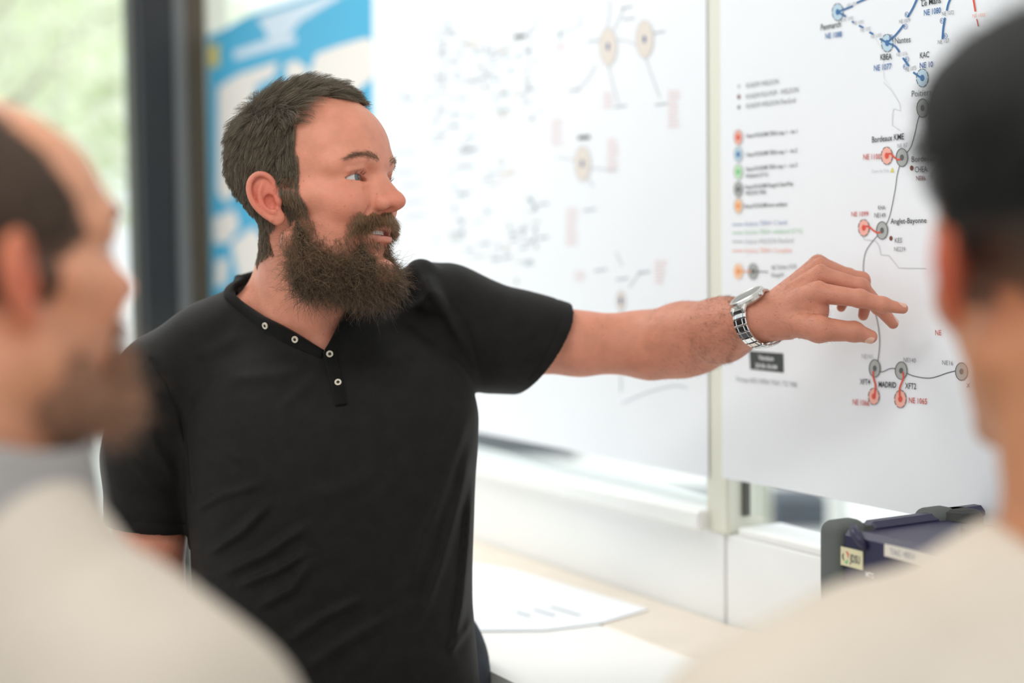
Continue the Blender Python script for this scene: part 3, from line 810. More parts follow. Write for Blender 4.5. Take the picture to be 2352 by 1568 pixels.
for (s, x1, y1, x2, y2, ch, col, wgt), (co, fs) in zip(TXT, shapes):
    if not len(co): continue
    a, b, t = [np.array(wall_uv(*q)) for q in ((x1, y1), (x2, y2), (x1, y1 - ch))]
    w0, w1 = co[:, 0].min(), co[:, 0].max()
    ex = (b - a) / (w1 - w0); ey = np.array([0, (t[1] - a[1]) / CAPH])
    L = pr.c.setdefault('T' + col, ([], [])); k = len(L[0])
    for q in co:
        uv = a + ex * (q[0] - w0) + ey * q[1]
        L[0].append(wall_pt(uv[0], uv[1], POFF + 0.0008))
    L[1].extend(tuple(i + k for i in f) for f in fs)
for k in list(pr.c):
    if k[0] == 'T': INK[k] = INK[k[1:]]
pr.build({k: 'printed_text' for k in pr.c if k[0] == 'T'})

# blue map poster in the far corner
uz = lambda x, y: wall_uv(x, y)
ub0, ub1 = wall_uv(487, 300)[0], wall_uv(864, 300)[0]
zt = wall_uv(868, -60)[1]; zb = wall_uv(520, 720)[1]
root = empty('map_poster', wall_pt((ub0 + ub1) / 2, zb, 0.01), 'blue and cream map poster on the glass left of the bearded man', 'poster')
mb = MB(); mb.prism([wall_pt(*uz(485, 82), 0.010), wall_pt(ub0, zb, 0.010), wall_pt(ub1, zb, 0.010), wall_pt(*uz(864, -60), 0.010), wall_pt(*uz(715, -5), 0.010), wall_pt(*uz(640, 18), 0.010), wall_pt(*uz(590, 32), 0.010), wall_pt(*uz(560, 46), 0.010), wall_pt(*uz(520, 70), 0.010)], WN * 0.0008)
mb.build('sheet', INK['pblue'], root)
pb = Print(root, 0.0112)
pb.px('pyellow', [(489, 104), (512, 100), (512, 152), (489, 156)])
pb.px('pwhite', [(546, 118), (610, 96), (690, 82), (690, 100), (620, 118), (548, 138)])
pb.px('pwhite', [(600, 45), (640, 30), (700, 12), (760, -8), (800, -8), (760, 14), (700, 50), (670, 88), (628, 96), (618, 70)])
for q in ([(510, 200), (560, 170), (648, 142), (640, 176), (600, 196), (585, 260), (588, 330), (560, 420), (530, 470), (508, 440)], [(664, 150), (690, 138), (720, 160), (700, 190), (670, 185)],
          [(735, 125), (790, 105), (850, 88), (866, 92), (866, 180), (830, 210), (850, 260), (800, 300), (740, 260), (722, 170)], [(500, 500), (548, 480), (560, 520), (530, 560), (500, 556)],
          [(540, 560), (590, 520), (620, 560), (610, 640), (560, 650)], [(505, 600), (535, 590), (530, 650), (505, 660)], [(700, 330), (760, 320), (840, 380), (860, 500), (760, 520), (700, 440)]):
    pb.px('pland', q)
pb.build({k: 'map_land' for k in ('pland',)})
# ---------------------------------------------------------------- rugged test instrument on the worktop
M['rubber'] = mat('grey_rubber', srgb(92, 96, 94), 0.75, bump=0.15, bscale=600)
M['rubber_dark'] = mat('dark_rubber', srgb(52, 54, 52), 0.7)
M['navy'] = mat('navy_plastic', srgb(44, 42, 72), 0.38, bump=0.05, bscale=500)
M['label_cream'] = mat('label_cream', srgb(226, 218, 180), 0.5)
M['label_white'] = mat('label_white', srgb(228, 220, 208), 0.5)
du = WU; dn = -WN                    # along the wall / towards the wall
c0 = P(1874, 1196, 1.53); ZD = Z_TOPW; HT = c0[2] - ZD
c0 = np.array([c0[0], c0[1], ZD])
root = empty('test_instrument', c0 + du * 0.14 + dn * 0.09, 'navy portable test instrument with grey rubber corners beside the right man', 'instrument')
def at(u, n, z): return c0 + du * u + dn * n + UP * z
LN, DP = 0.30, 0.185
mb = MB(); mb.box(at(0.022, 0.014, 0.012), du * (LN - 0.044), dn * (DP - 0.028), UP * (HT - 0.022), 0.012); mb.build('housing', M['navy'], root, smooth=False)
mb = MB(); mb.box(at(0.032, 0.006, HT - 0.075), du * (LN - 0.07), dn * 0.014, UP * 0.071, 0.006); mb.build('front_cover', M['navy'], root)
mb = MB(); mb.tube([at(0.047, 0.010, HT - 0.001), at(0.055, 0.003, HT - 0.004), at(0.064, 0.001, HT - 0.010), at(0.071, 0.004, HT - 0.019)], [0.004, 0.005, 0.005, 0.0035], 10); mb.build('cover_latch', M['navy'], root, smooth=True)
for (u, n, wd) in ((0, 0, .034), (LN - 0.034, 0, .034), (0, DP - 0.046, .034), (LN - 0.034, DP - 0.046, .034)):
    import bmesh
    bm = bmesh.new(); bmesh.ops.create_cube(bm, size=1.0)
    for v in bm.verts: v.co = Vector(at(u + wd * (v.co.x + .5), n + .046 * (v.co.y + .5), (HT + .002) * (v.co.z + .5)))
    bmesh.ops.bevel(bm, geom=bm.edges[:], offset=.012, segments=4, affect='EDGES', profile=.5)
    bmesh.ops.recalc_face_normals(bm, faces=bm.faces[:])
    me = bpy.data.meshes.new('corner_bumper'); bm.to_mesh(me); bm.free()
    me.polygons.foreach_set('use_smooth', np.ones(len(me.polygons), bool))
    link('corner_bumper', me, M['rubber'], root)
mb = MB(); mb.box(at(0.006, 0.03, HT - 0.024), du * 0.03, dn * 0.12, UP * 0.018, 0.006); mb.build('end_strap', M['rubber_dark'], root)
mb = MB(); mb.box(at(0.012, 0.05, HT - 0.018), du * 0.022, dn * 0.105, UP * 0.016, 0.006); mb.build('carry_handle', M['navy'], root)
mb = MB(); mb.box(at(0.012, 0.158, HT - 0.016), du * 0.022, dn * 0.07, UP * 0.016, 0.006); mb.build('carry_handle', M['navy'], root)
mb = MB(); mb.lathe(at(0.03, DP - 0.0, HT - 0.048), UP, [(0.022, 0), (0.026, 0.006), (0.026, 0.038), (0.022, 0.046), (0.012, 0.048)], 28); mb.build('handle_hub', M['rubber_dark'], root, smooth=False)
mb = MB(); mb.lathe(at(0.13, 0.11, HT - 0.020), UP, [(0.02, 0), (0.024, 0.004), (0.022, 0.022), (0.012, 0.024)], 28); mb.build('connector_cap', M['rubber_dark'], root)
pu = lambda px, py: (px, py)
def inst_label(name, u0, u1, z0, z1, material):
    mb = MB(); mb.box(at(u0, 0.0052, z0), du * (u1 - u0), dn * -0.001 , UP * (z1 - z0)); return mb.build(name, material, root)
inst_label('badge', 0.0335, 0.066, HT - 0.042, HT - 0.0225, M['label_cream'])
inst_label('inventory_label', 0.097, 0.175, HT - 0.022, HT - 0.0095, M['label_white'])
def inst_text(s, u, z, h, w, material, name='printed_text', wgt=0.02):
    (co, fs), = text_mesh([(s, wgt)])
    x0, x1 = co[:, 0].min(), co[:, 0].max(); v = [at(u + (q[0] - x0) / (x1 - x0) * w, 0.0038, z + q[1] / CAPH * h) for q in co]
    o = link(name, raw_mesh(name, v, fs, smooth=False), material, root); return o
inst_text('JDSU', 0.0475, HT - 0.0365, 0.0082, 0.0150, INK['dgrey'])
inst_text('TAC 4804', 0.105, HT - 0.0185, 0.006, 0.034, INK['lgrey'])
inst_text('MTS', 0.071, HT - 0.047, 0.005, 0.011, INK['white'])
for k, col in ((0, 'red'), (1, 'green'), (2, 'dgrey')):
    v = []; fs = []
    for i in range(9):
        t = math.radians(80 - k * 105 - i * 11)
        for r in (0.0042, 0.0068 - 0.0018 * abs(i - 4) / 4): v.append(at(0.0412 + r * math.cos(t) * .8, 0.0038, HT - 0.0322 + r * 1.15 * math.sin(t)))
        if i: fs.append((2 * i - 2, 2 * i - 1, 2 * i + 1, 2 * i))
    link('badge_emblem', raw_mesh('badge_emblem', v, fs, smooth=False), INK[col], root)
# ---------------------------------------------------------------- people: shared head
class Head:
    """head frame in mm: X the person's left, Y forward, Z up; origin between the ears"""
    def __init__(s, c, yaw, pitch, roll=0.0, scale=1.0):
        y, p, r = [math.radians(q) for q in (yaw, pitch, roll)]
        L = np.array([math.cos(y), 0, math.sin(y)]); Fw = np.array([math.sin(y), 0, -math.cos(y)]); U = np.array([0, 1.0, 0])
        Fw, U = Fw * math.cos(p) + U * math.sin(p), U * math.cos(p) - Fw * math.sin(p)
        L, U = L * math.cos(r) + U * math.sin(r), U * math.cos(r) - L * math.sin(r)
        s.c = np.asarray(c, float); s.B = np.stack([L, Fw, U]); s.k = scale
    def to(s, p): return ((p - s.c.astype(f32)) @ s.B.T.astype(f32)) * f32(1000.0 / s.k)
    def out(s, q): return s.c + (np.asarray(q, float) @ s.B) * (s.k / 1000.0)
    def dirs(s, q): return np.asarray(q, float) @ s.B

def spline(p, pts, rad, m=3):
    q = [np.array(pts[0], float)] + [np.array(v, float) for v in pts] + [np.array(pts[-1], float)]; r = [rad[0]] + list(rad) + [rad[-1]]
    P2, R2 = [], []
    for i in range(1, len(q) - 2):
        for t in np.linspace(0, 1, m, endpoint=False):
            a, b, c, d = q[i - 1:i + 3]
            P2.append(0.5 * (2 * b + (c - a) * t + (2 * a - 5 * b + 4 * c - d) * t * t + (3 * b - a - 3 * c + d) * t ** 3)); R2.append(r[i] * (1 - t) + r[i + 1] * t)
    P2.append(q[-2]); R2.append(r[-2]); d = None
    for i in range(len(P2) - 1):
        e = cap(p, P2[i], P2[i + 1], R2[i], R2[i + 1]); d = e if d is None else np.minimum(d, e)
    return d
EAR_C = (74.0, -10.0, -7.0)
def ear_sdf(Q):
    out = vlen(Q - np.asarray(EAR_C, f32)) - 40
    m = out < 12
    if m.any(): out[m] = ear_raw(Q[m])
    return out
def ear_raw(Q):
    """ear on the +X side; Q has |X|"""
    fl = math.radians(30); tl = math.radians(14)
    o = np.array([1.0, 0, 0]); f = np.array([0, 1.0, 0]); v = np.array([0, 0, 1.0])
    u = f * math.cos(fl) - o * math.sin(fl); w = o * math.cos(fl) + f * math.sin(fl)
    v2 = v * math.cos(tl) - u * math.sin(tl); u2 = u * math.cos(tl) + v * math.sin(tl)
    B = np.stack([u2, v2, w]).astype(f32)
    p = (Q - np.asarray(EAR_C, f32)) @ B.T
    d = ell(p, (-3, 4, 2.8), (15.5, 27, 4.2))
    d = smin(d, ell(p, (2, -21, 3.2), (8.5, 9.5, 3.8)), 4)
    hx = [(3, 2, 2.5), (9, 9, 4), (10, 18, 5.5), (6, 26, 7), (-2, 30.5, 8), (-11, 28, 8.5), (-17, 20, 9), (-19, 9, 9), (-17, -3, 8), (-12, -13, 7), (-5, -22, 5.5)]
    d = smin(d, spline(p, hx, [2.2, 3, 3.2, 3.3, 3.3, 3.3, 3.3, 3.2, 3, 2.8, 2.6]), 2.2)
    ah = [(-1, 20, 4.5), (-7, 13, 6), (-9.5, 4, 6.8), (-8.5, -5, 6.5), (-4, -12, 6), (1, -15, 6)]
    d = smin(d, spline(p, ah, [2.6, 3.2, 3.4, 3.4, 3.3, 3.2]), 2.5)
    d = smax(d, -ell(p, (0, -3, 5.5), (6.5, 9, 4.2)), 2)
    d = smin(d, ell(p, (9, -4, 4), (4, 6, 4.2)), 2.5)
    return d

SK = [(0, -2, 48), (75, 97, 80), (0, 44, 48), (56, 50, 46)]          # skull and forehead of the man being built
def head_sdf(Q0, open_mouth=True, wide=1.0):
    Q = Q0.copy(); Q[:, 0] = np.abs(Q[:, 0])
    d = ell(Q, SK[0], SK[1])
    d = smin(d, ell(Q, (0, 42, -18), (57, 50, 72)), 25)
    d = smin(d, ell(Q, SK[2], SK[3]), 20)
    d = smin(d, cap(Q, (50, 2, -52), (15, 76, -97), 15, 15), 18)
    d = smin(d, ell(Q, (0, 82, -95), (21, 17, 16)), 12)
    d = smin(d, chain(Q, [(44, 66, -13), (60, 32, -6), (67, 6, 0)], [12, 8.5, 6], 6), 18)
    d = smin(d, ell(Q, (0, 67, -50), (30, 26, 26)), 12)
    d = smin(d, chain(Q, [(6, 86, 29), (24, 85.5, 32), (42, 75, 32), (54, 60, 26)], [8, 8, 7.5, 6], 6), 14)
    d = smin(d, ell(Q, (36, 68, -18), (21, 19, 19)), 12)
    d = smax(d, -ell(Q, (33, 98, 12), (18, 16, 10)), 9)
    # nose
    d = smin(d, cap(Q, (0, 84, 22), (0, 108, -12), 7.0, 8.5), 8)
    d = smin(d, ell(Q, (0, 111, -17), (10, 10.5, 9)), 6)
    d = smin(d, cap(Q, (6, 92, 6), (11, 95, -13), 6.5, 7.5), 8)
    d = smin(d, ell(Q, (12.6, 98, -18.5), (7.2, 11.5, 8.2)), 4.5)
    d = smin(d, cap(Q, (0, 110, -22), (0, 93, -26), 4.5, 5), 3)
    d = smax(d, -ell(Q, (7.2, 104.5, -27), (3.6, 8, 4.2)), 1.5)
    d = smax(d, -chain(Q, [(19.5, 95, -9), (22, 92, -18), (22, 88, -26)], [0.8, 1.4, 1.2], 1), 3)
    # cheek fold from the nose to the corner of the mouth
    d = smax(d, -cap(Q, (25, 88, -24), (38, 78, -46), 1.4, 1.6), 4)
    # eyelids
    lid = sph(Q, (32.5, 71.5, 11.2), 13.6)
    d = smin(d, lid, 3)
    d = smin(d, chain(Q, [(20, 83.5, 19), (32, 86, 21.5), (45, 78, 18)], [2.6, 3.4, 3.2], 3), 4)
    d = smax(d, -chain(Q, [(21, 86.5, 15), (32, 89, 18.2), (44, 81, 15), (50, 75, 10)], [0.8, 1.1, 1.0, 0.6], 1), 1.6)
    dx = (Q[:, 0] - 32.5) / 14.2; zc = 11.0 - 1.8 * (dx * dx) + 0.6 * dx
    o = (np.sqrt(dx * dx + ((Q[:, 2] - zc) / 3.8) ** 2) - 1) * 3.8
    d = smax(d, -np.maximum(o, 62 - Q[:, 1]), 0.8)
    d = smin(d, chain(Q, [(20, 84.5, 3), (33, 84.5, 0.5), (46, 77, 3)], [1.2, 1.6, 1.2], 2), 5)
    # lips
    M3 = Q - np.array([0, -7, 5.5], f32)
    lip = chain(M3, [(0, 100.5, -50.5), (5, 100.5, -49.8), (13, 97, -51), (25, 86.5, -56.5)], [3.6, 3.9, 3.5, 2.0], 2)
    lip = np.minimum(lip, chain(M3, [(0, 99.5, -63.5), (12, 96.5, -62.5), (25, 86.5, -57.5)], [4.9, 4.4, 2.2], 2))
    d = smin(d, lip, 3.0)
    d = smax(d, -cap(M3, (0, 98, -72.5), (10, 95, -72.5), 3.0, 2.0), 5)
    if open_mouth:
        d = smax(d, -ell(M3, (0, 94, -56.8), (21, 18, 3.6)), 1.2)
    else:
        d = smax(d, -chain(M3, [(0, 104, -57), (13, 100, -57), (25, 88, -57)], [0.8, 0.8, 0.6], 1), 1)
    d = smin(d, ear_sdf(Q), 3.0)
    return d
def lips_mask(Q0):
    Q = Q0.copy(); Q[:, 0] = np.abs(Q[:, 0]); Q = Q - np.array([0, -7, 5.5], f32)
    a = chain(Q, [(0, 100.5, -51.0), (5, 100.5, -50.5), (13, 97, -52), (24, 86.5, -56.5)], [3.4, 3.6, 3.2, 1.6], 2)
    b = chain(Q, [(0, 99.5, -63), (12, 96.5, -62), (24, 86.5, -57.5)], [4.4, 3.9, 1.6], 2)
    return np.clip(1 - np.minimum(a, b) / 1.2, 0, 1)
def skin_tint(Q, base):
    """natural differences of skin colour: lips, ears, nose and cheeks redder"""
    c = np.tile(np.asarray(base[:3], np.float32), (len(Q), 1))
    A = Q.copy(); A[:, 0] = np.abs(A[:, 0])
    red = np.zeros(len(Q), np.float32)
    for ctr, r, k in (((0, 112, -20), 20, 0.55), ((42, 70, -22), 26, 0.4), ((76, -12, -4), 30, 1.15), ((30, 84, 3), 12, 0.25)):
        red = np.maximum(red, k * np.exp(-(vlen(A - np.asarray(ctr, f32)) / r) ** 2))
    c = c * (1 - red[:, None] * np.array([0.05, 0.34, 0.34], np.float32))
    m = lips_mask(Q)[:, None] * 0.8
    return c * (1 - m) + m * np.array([0.50, 0.17, 0.14], np.float32)

M['skin'] = mat('skin', (0.62, 0.30, 0.20, 1), 0.5, noise=0.08, nscale=60, bump=0.28, bscale=420, sss=0.22, attr='tint', spec=0.45)
def freckles(m):
    nt = m.node_tree; b = nt.nodes['Principled BSDF']; src = b.inputs['Base Color'].links[0].from_socket
    tc = nt.nodes.new('ShaderNodeTexCoord'); v = nt.nodes.new('ShaderNodeTexVoronoi'); v.inputs['Scale'].default_value = 150
    nt.links.new(tc.outputs['Object'], v.inputs['Vector'])
    mr = nt.nodes.new('ShaderNodeMapRange'); mr.inputs['From Min'].default_value = 0.10; mr.inputs['From Max'].default_value = 0.2; mr.inputs['To Min'].default_value = 1; mr.inputs['To Max'].default_value = 0
    nt.links.new(v.outputs['Distance'], mr.inputs['Value'])
    sp = nt.nodes.new('ShaderNodeSeparateColor'); nt.links.new(v.outputs['Color'], sp.inputs[0])
    gt = nt.nodes.new('ShaderNodeMath'); gt.operation = 'GREATER_THAN'; gt.inputs[1].default_value = 0.86; nt.links.new(sp.outputs[0], gt.inputs[0])
    mu = nt.nodes.new('ShaderNodeMath'); mu.operation = 'MULTIPLY'; nt.links.new(mr.outputs[0], mu.inputs[0]); nt.links.new(gt.outputs[0], mu.inputs[1])
    m2 = nt.nodes.new('ShaderNodeMath'); m2.operation = 'MULTIPLY'; m2.inputs[1].default_value = 0.45; nt.links.new(mu.outputs[0], m2.inputs[0])
    mx = nt.nodes.new('ShaderNodeMix'); mx.data_type = 'RGBA'; mx.inputs[7].default_value = (0.28, 0.09, 0.05, 1)
    nt.links.new(m2.outputs[0], mx.inputs[0]); nt.links.new(src, mx.inputs[6]); nt.links.new(mx.outputs[2], b.inputs['Base Color'])
freckles(M['skin'])
M['skin_tan'] = mat('skin_tan', (0.55, 0.27, 0.16, 1), 0.5, noise=0.07, nscale=60, sss=0.2, attr='tint', spec=0.4)
M['sclera'] = mat('sclera', (0.56, 0.51, 0.48, 1), 0.25, coat=0.5)
M['iris'] = mat('iris', (0.085, 0.10, 0.10, 1), 0.3, coat=0.6, noise=0.3, nscale=900)
M['pupil'] = mat('pupil', (0.008, 0.008, 0.009, 1), 0.1, coat=1.0)
M['teeth'] = mat('teeth', (0.78, 0.73, 0.64, 1), 0.3)
M['mouth_dark'] = mat('mouth_inside', (0.12, 0.03, 0.025, 1), 0.5)
M['nail'] = mat('nail', (0.74, 0.44, 0.34, 1), 0.3)

def eyeballs(H, parent, gaze):
    for sx in (1, -1):
        c = cw(H.out((32.5 * sx, 71.2, 11.0))); r = 0.0122 * H.k
        g = np.array(gaze, float); g /= np.linalg.norm(g)
        gw = cw(H.out((32.5 * sx, 71.2, 11.0) + g * 10)) - c; gw /= np.linalg.norm(gw)
        ref = np.array([0, 0, 1.0]); x = np.cross(ref, gw); x /= np.linalg.norm(x); y = np.cross(gw, x)
        angs = [0.001, 5, 10.5, 11, 20, 28, 29, 40, 60, 80, 100, 120, 140, 160, 179.9]
        n = 28; v = []; f = []; mi = []
        for a in angs:
            t = math.radians(a); rr = r * (1.03 if a < 29 else 1.0) - (0.0006 if 10.8 < a < 24 else 0) * 0.3
            for k in range(n):
                p = 2 * math.pi * k / n
                v.append(c + rr * (gw * math.cos(t) + math.sin(t) * (x * math.cos(p) + y * math.sin(p))))
        for i in range(len(angs) - 1):
            for k in range(n):
                f.append((i * n + k, (i + 1) * n + k, (i + 1) * n + (k + 1) % n, i * n + (k + 1) % n)); mi.append(2 if angs[i] < 10.6 else (1 if angs[i] < 28.5 else 0))
        link('eyeball', raw_mesh('eyeball', v, np.array(f), True, mi), [M['sclera'], M['iris'], M['pupil']], parent)
def teeth(H, parent):
    mb = MB(); 
    for k in range(-5, 5):
        x0, x1 = k * 5.6, k * 5.6 + 5.3
        yy = lambda x: 87.5 - (x / 26.0) ** 2 * 14
        a = [(x0, yy(x0), -47.0), (x1, yy(x1), -47.0), (x1, yy(x1) - 0.2, -52.2), (x0, yy(x0) - 0.2, -52.2)]
        mb.prism([cw(H.out(q)) for q in a], cw(H.out((x0, yy(x0) - 4, -47))) - cw(H.out(a[0])))
    mb.build('teeth', M['teeth'], parent)

def relaxed_hand(p, arm):
    """a hanging hand at the end of an arm chain: palm, four bent fingers of unequal length, thumb"""
    w, t = arm[-1], arm[-1] - arm[-2]; t = t / np.linalg.norm(t); s = np.cross(t, np.array([0.3, 0.2, 1.0])); s /= np.linalg.norm(s); k = np.cross(s, t)
    e = cap(p, w, w + t * .075, .027, .031)
    for j in range(4):
        o = w + t * .075 + s * (.0165 * (j - 1.5)); L = (.072, .083, .078, .062)[j]
        e = smin(e, chain(p, [o, o + t * L * .5 + k * .006, o + t * L * .8 + k * .022], [.0092, .0085, .007], .003), .005)
    return smin(e, chain(p, [w + t * .025 - s * .026, w + t * .06 - s * .046, w + t * .09 - s * .048], [.013, .0105, .0085], .003), .01)
# ---------------------------------------------------------------- the bearded man in the middle
HC = Head(cpt(717, 457, 1.66), 66, 5, 0, 1.0)
_rows = np.array([   # photo row, left and right outline of the trunk at 1.75 m, depth of its middle, half thickness
    (690, 640, 820, 1.775, .045), (735, 540, 920, 1.78, .060), (790, 462, 1000, 1.785, .082), (850, 428, 1060, 1.78, .100), (950, 428, 1085, 1.77, .115), (1050, 436, 1082, 1.765, .122), (1150, 448, 1074, 1.76, .122),
    (1250, 458, 1072, 1.755, .118), (1400, 462, 1072, 1.755, .116), (1560, 455, 1085, 1.76, .118), (1750, 440, 1110, 1.77, .125), (1950, 450, 1120, 1.77, .125)], float)
def make_trunk(rows, Z0, n=2.3):
    yy = -(rows[:, 0] - 784) / F * Z0; o = np.argsort(yy); yy = yy[o]
    g = np.linspace(yy[0] - 0.1, yy[-1] + 0.1, 400)
    ker = np.exp(-np.linspace(-2.2, 2.2, 31) ** 2); ker /= ker.sum()
    def sm(v):
        q = np.interp(g, yy, v[o]); return np.convolve(np.pad(q, 15, mode='edge'), ker, 'valid')
    cx = sm(((rows[:, 1] + rows[:, 2]) / 2 - 1176) / F * Z0); a = sm((rows[:, 2] - rows[:, 1]) / 2 / F * Z0); cz = sm(rows[:, 3]); b = sm(rows[:, 4])
    lo, hi = yy[0], yy[-1]
    def fn(p, off=0.0):
        y = p[:, 1]
        X = (p[:, 0] - np.interp(y, g, cx).astype(f32)); Z = p[:, 2] - np.interp(y, g, cz).astype(f32)
        A = np.interp(y, g, a).astype(f32) + off; Bq = np.interp(y, g, b).astype(f32) + off
        q = ((np.abs(X) / A) ** n + (np.abs(Z) / Bq) ** n) ** (1 / n)
        L = np.hypot(X, Z); q = np.maximum(q, 1e-4)
        d = np.where(L < 1e-4, -np.minimum(A, Bq), L * (1 - 1 / q))
        d = np.maximum(d, -np.minimum(A, Bq)).astype(f32)
        return smax(smax(d, (y - f32(hi + off)), 0.03), (f32(lo) - y), 0.02)
    return fn
trunkC = make_trunk(_rows, 1.75)
def px_of(p): return 1176 + F * p[:, 0] / p[:, 2], 784 - F * p[:, 1] / p[:, 2]

SH_L = [cpt(670, 590, 1.765), cpt(610, 725, 1.775), cpt(490, 800, 1.77), cpt(385, 867, 1.76)]           # his right trapezius, photo left
SH_R = [cpt(720, 590, 1.765), cpt(830, 705, 1.79), cpt(945, 720, 1.81), cpt(1030, 734, 1.825)]
ARM_L = [cpt(372, 885, 1.755), cpt(345, 1050, 1.755), cpt(343, 1230, 1.76), cpt(350, 1420, 1.77), cpt(372, 1600, 1.74), cpt(400, 1800, 1.68)]
ARM_LR = [.054, .049, .0425, .041, .040, .028]
ARM_R = [cpt(1020, 722, 1.822), cpt(1150, 768, 1.838), cpt(1330, 789, 1.85), cpt(1470, 789, 1.85), cpt(1570, 777, 1.815), cpt(1660, 757, 1.765), cpt(1735, 734, 1.715)]
ARM_RR = [.062, .052, .0400, .0400, .0445, .0385, .0285]
def hc(x, y, Z): return cpt(1660 + x / 5.113, 560 + y / 5.113, Z)
WR = hc(400, 880, 1.712)
FING = dict(
    index=([hc(1120, 575, 1.668), hc(1610, 640, 1.648), hc(1880, 715, 1.642), hc(2115, 760, 1.640)], [.0125, .0100, .0085, .0060]),
    middle=([hc(1150, 370, 1.690), hc(1620, 505, 1.676), hc(1830, 740, 1.682), hc(2000, 935, 1.688)], [.0115, .0098, .0083, .0064]),
    ring=([hc(1140, 285, 1.712), hc(1625, 430, 1.708), hc(1690, 660, 1.716), hc(1650, 840, 1.718)], [.0112, .0098, .0080, .0062]),
    little=([hc(1120, 235, 1.732), hc(1480, 375, 1.734), hc(1455, 590, 1.738), hc(1392, 745, 1.735)], [.0105, .0085, .0072, .0056]),
    thumb=([hc(700, 900, 1.690), hc(1130, 1000, 1.656), hc(1540, 1030, 1.652), hc(1735, 1090, 1.652)], [.0165, .0150, .0112, .0080]))
def hand_sdf(p):
    d = None
    # metacarpals fan out from the wrist, with knuckles
    for k, r0 in (('index', .0175), ('middle', .017), ('ring', .016), ('little', .015)):
        pts, rad = FING[k]
        e = cap(p, WR + (pts[0] - WR) * 0.06 , pts[0], r0, rad[0] + .0005)
        d = e if d is None else smin(d, e, .008)
    d = smin(d, cap(p, hc(380, 900, 1.708), hc(760, 930, 1.688), .027, .020), .012)
    d = smin(d, cap(p, hc(640, 820, 1.70), hc(1050, 760, 1.680), .021, .016), .012)
    d = smin(d, chain(p, [hc(1120, 640, 1.676), hc(1130, 800, 1.674), hc(1120, 940, 1.665)], [.0105, .0095, .0105], .006), .009)
    d = smin(d, cap(p, hc(1050, 760, 1.72), hc(1090, 420, 1.735), .012, .012), .01)
    for k in ('little', 'ring', 'middle', 'index', 'thumb'):
        pts, rad = FING[k]
        e = chain(p, pts, rad, .0035)
        for j in (1, 2):          # knuckle swellings
            e = smin(e, sph(p, pts[j], rad[j] * 1.03), .004)
        d = smin(d, e, .0035)
    # tendons and creases
    for k in ('index', 'middle', 'ring'):
        pts, rad = FING[k]
        up = np.array([0, 1, -0.45]); up = up / np.linalg.norm(up)
        a = WR + (pts[0] - WR) * 0.45 + up * .0155; b = pts[0] + up * (rad[0] - .002)
        d = smin(d, cap(p, a, b, .0022, .0032), .006)
    # fingernails: slight flats
    return d
NOTCH = cpt(748, 800, 1.69)
def neck_sdf(p):
    d = cap(p, cpt(702, 520, 1.70), cpt(706, 700, 1.745), .054, .061)
    d = smin(d, cap(p, cpt(640, 500, 1.66), cpt(742, 790, 1.708), .0165, .010), .022)     # the neck muscle to the breastbone
    d = smin(d, cap(p, cpt(742, 805, 1.704), cpt(560, 722, 1.755), .010, .010), .022)   # collar bones
    d = smin(d, cap(p, cpt(762, 805, 1.704), cpt(900, 730, 1.775), .010, .010), .022)
    return d
def within(p, c, r): return vlen(p - np.asarray(c, f32)) < r
def part(p, c, r, fn):
    out = vlen(p - np.asarray(c, f32)) - f32(r) + f32(0.03)
    m = out < 0.03
    if m.any(): out[m] = np.minimum(fn(p[m]), 0.3)
    return np.where(m, out, np.maximum(out, 0.03))
def headC(p): return head_sdf(HC.to(p)) * f32(HC.k / 1000.0)
HAND_C = hc(1150, 650, 1.69)
def skin_torso(p):
    d = trunkC(p, -0.006)
    d = smin(d, chain(p, SH_L, [.036, .034, .044, .048], .02), .03)
    d = smin(d, chain(p, SH_R, [.036, .034, .044, .052], .02), .03)
    return smin(d, neck_sdf(p), .028)
def bodyC(p):
    d = smax(trunkC(p, -0.006), f32(-.47) - p[:, 1], .02)
    d = smin(d, chain(p, SH_L, [.036, .034, .044, .048], .02), .03)
    d = smin(d, chain(p, SH_R, [.036, .034, .044, .052], .02), .03)
    d = smin(d, chain(p, ARM_L, ARM_LR, .012), .02)
    a = chain(p, ARM_R, ARM_RR, .014)
    a = smin(a, cap(p, cpt(1500, 815, 1.83), cpt(1610, 800, 1.80), .030, .026), .02)
    d = smin(d, a, .02)
    d = smin(d, neck_sdf(p), .028)
    d = smin(d, part(p, HAND_C, .17, hand_sdf), .012)
    d = smin(d, part(p, ARM_L[5] + np.array([0, -.08, 0]), .19, lambda q: relaxed_hand(q, ARM_L)), .012)
    d = smin(d, part(p, HC.c, .20, headC), .014)
    return d

CP = (-0.23, 1.78)
man = empty('person', (CP[0], CP[1], 0), 'bearded man in a black buttoned shirt pointing at the wall chart', 'person')
xs = axis(((-0.52, -0.375, .005), (-0.375, -0.10, .00165), (-0.10, 0.26, .005), (0.26, 0.48, .00165)))
ys = axis(((-0.76, -0.04, .006), (-0.04, 0.315, .00165)))
zs = axis(((1.50, 1.565, .003), (1.565, 1.76, .00165), (1.76, 1.92, .005)))
co, qd = surface_nets(bodyC, xs, ys, zs)
me = cam_mesh('body', co, qd)
SKIN = (0.68, 0.275, 0.178)
tint = skin_tint(HC.to(co), SKIN)
far = vlen(co - HC.c.astype(f32)) > 0.2
tint[far] = np.array(SKIN)
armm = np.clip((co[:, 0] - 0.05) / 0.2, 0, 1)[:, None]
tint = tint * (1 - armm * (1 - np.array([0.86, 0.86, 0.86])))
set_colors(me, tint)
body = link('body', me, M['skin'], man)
BODY_CO = co
eyeballs(HC, man, (-0.10, 1, 0.02)); teeth(HC, man)
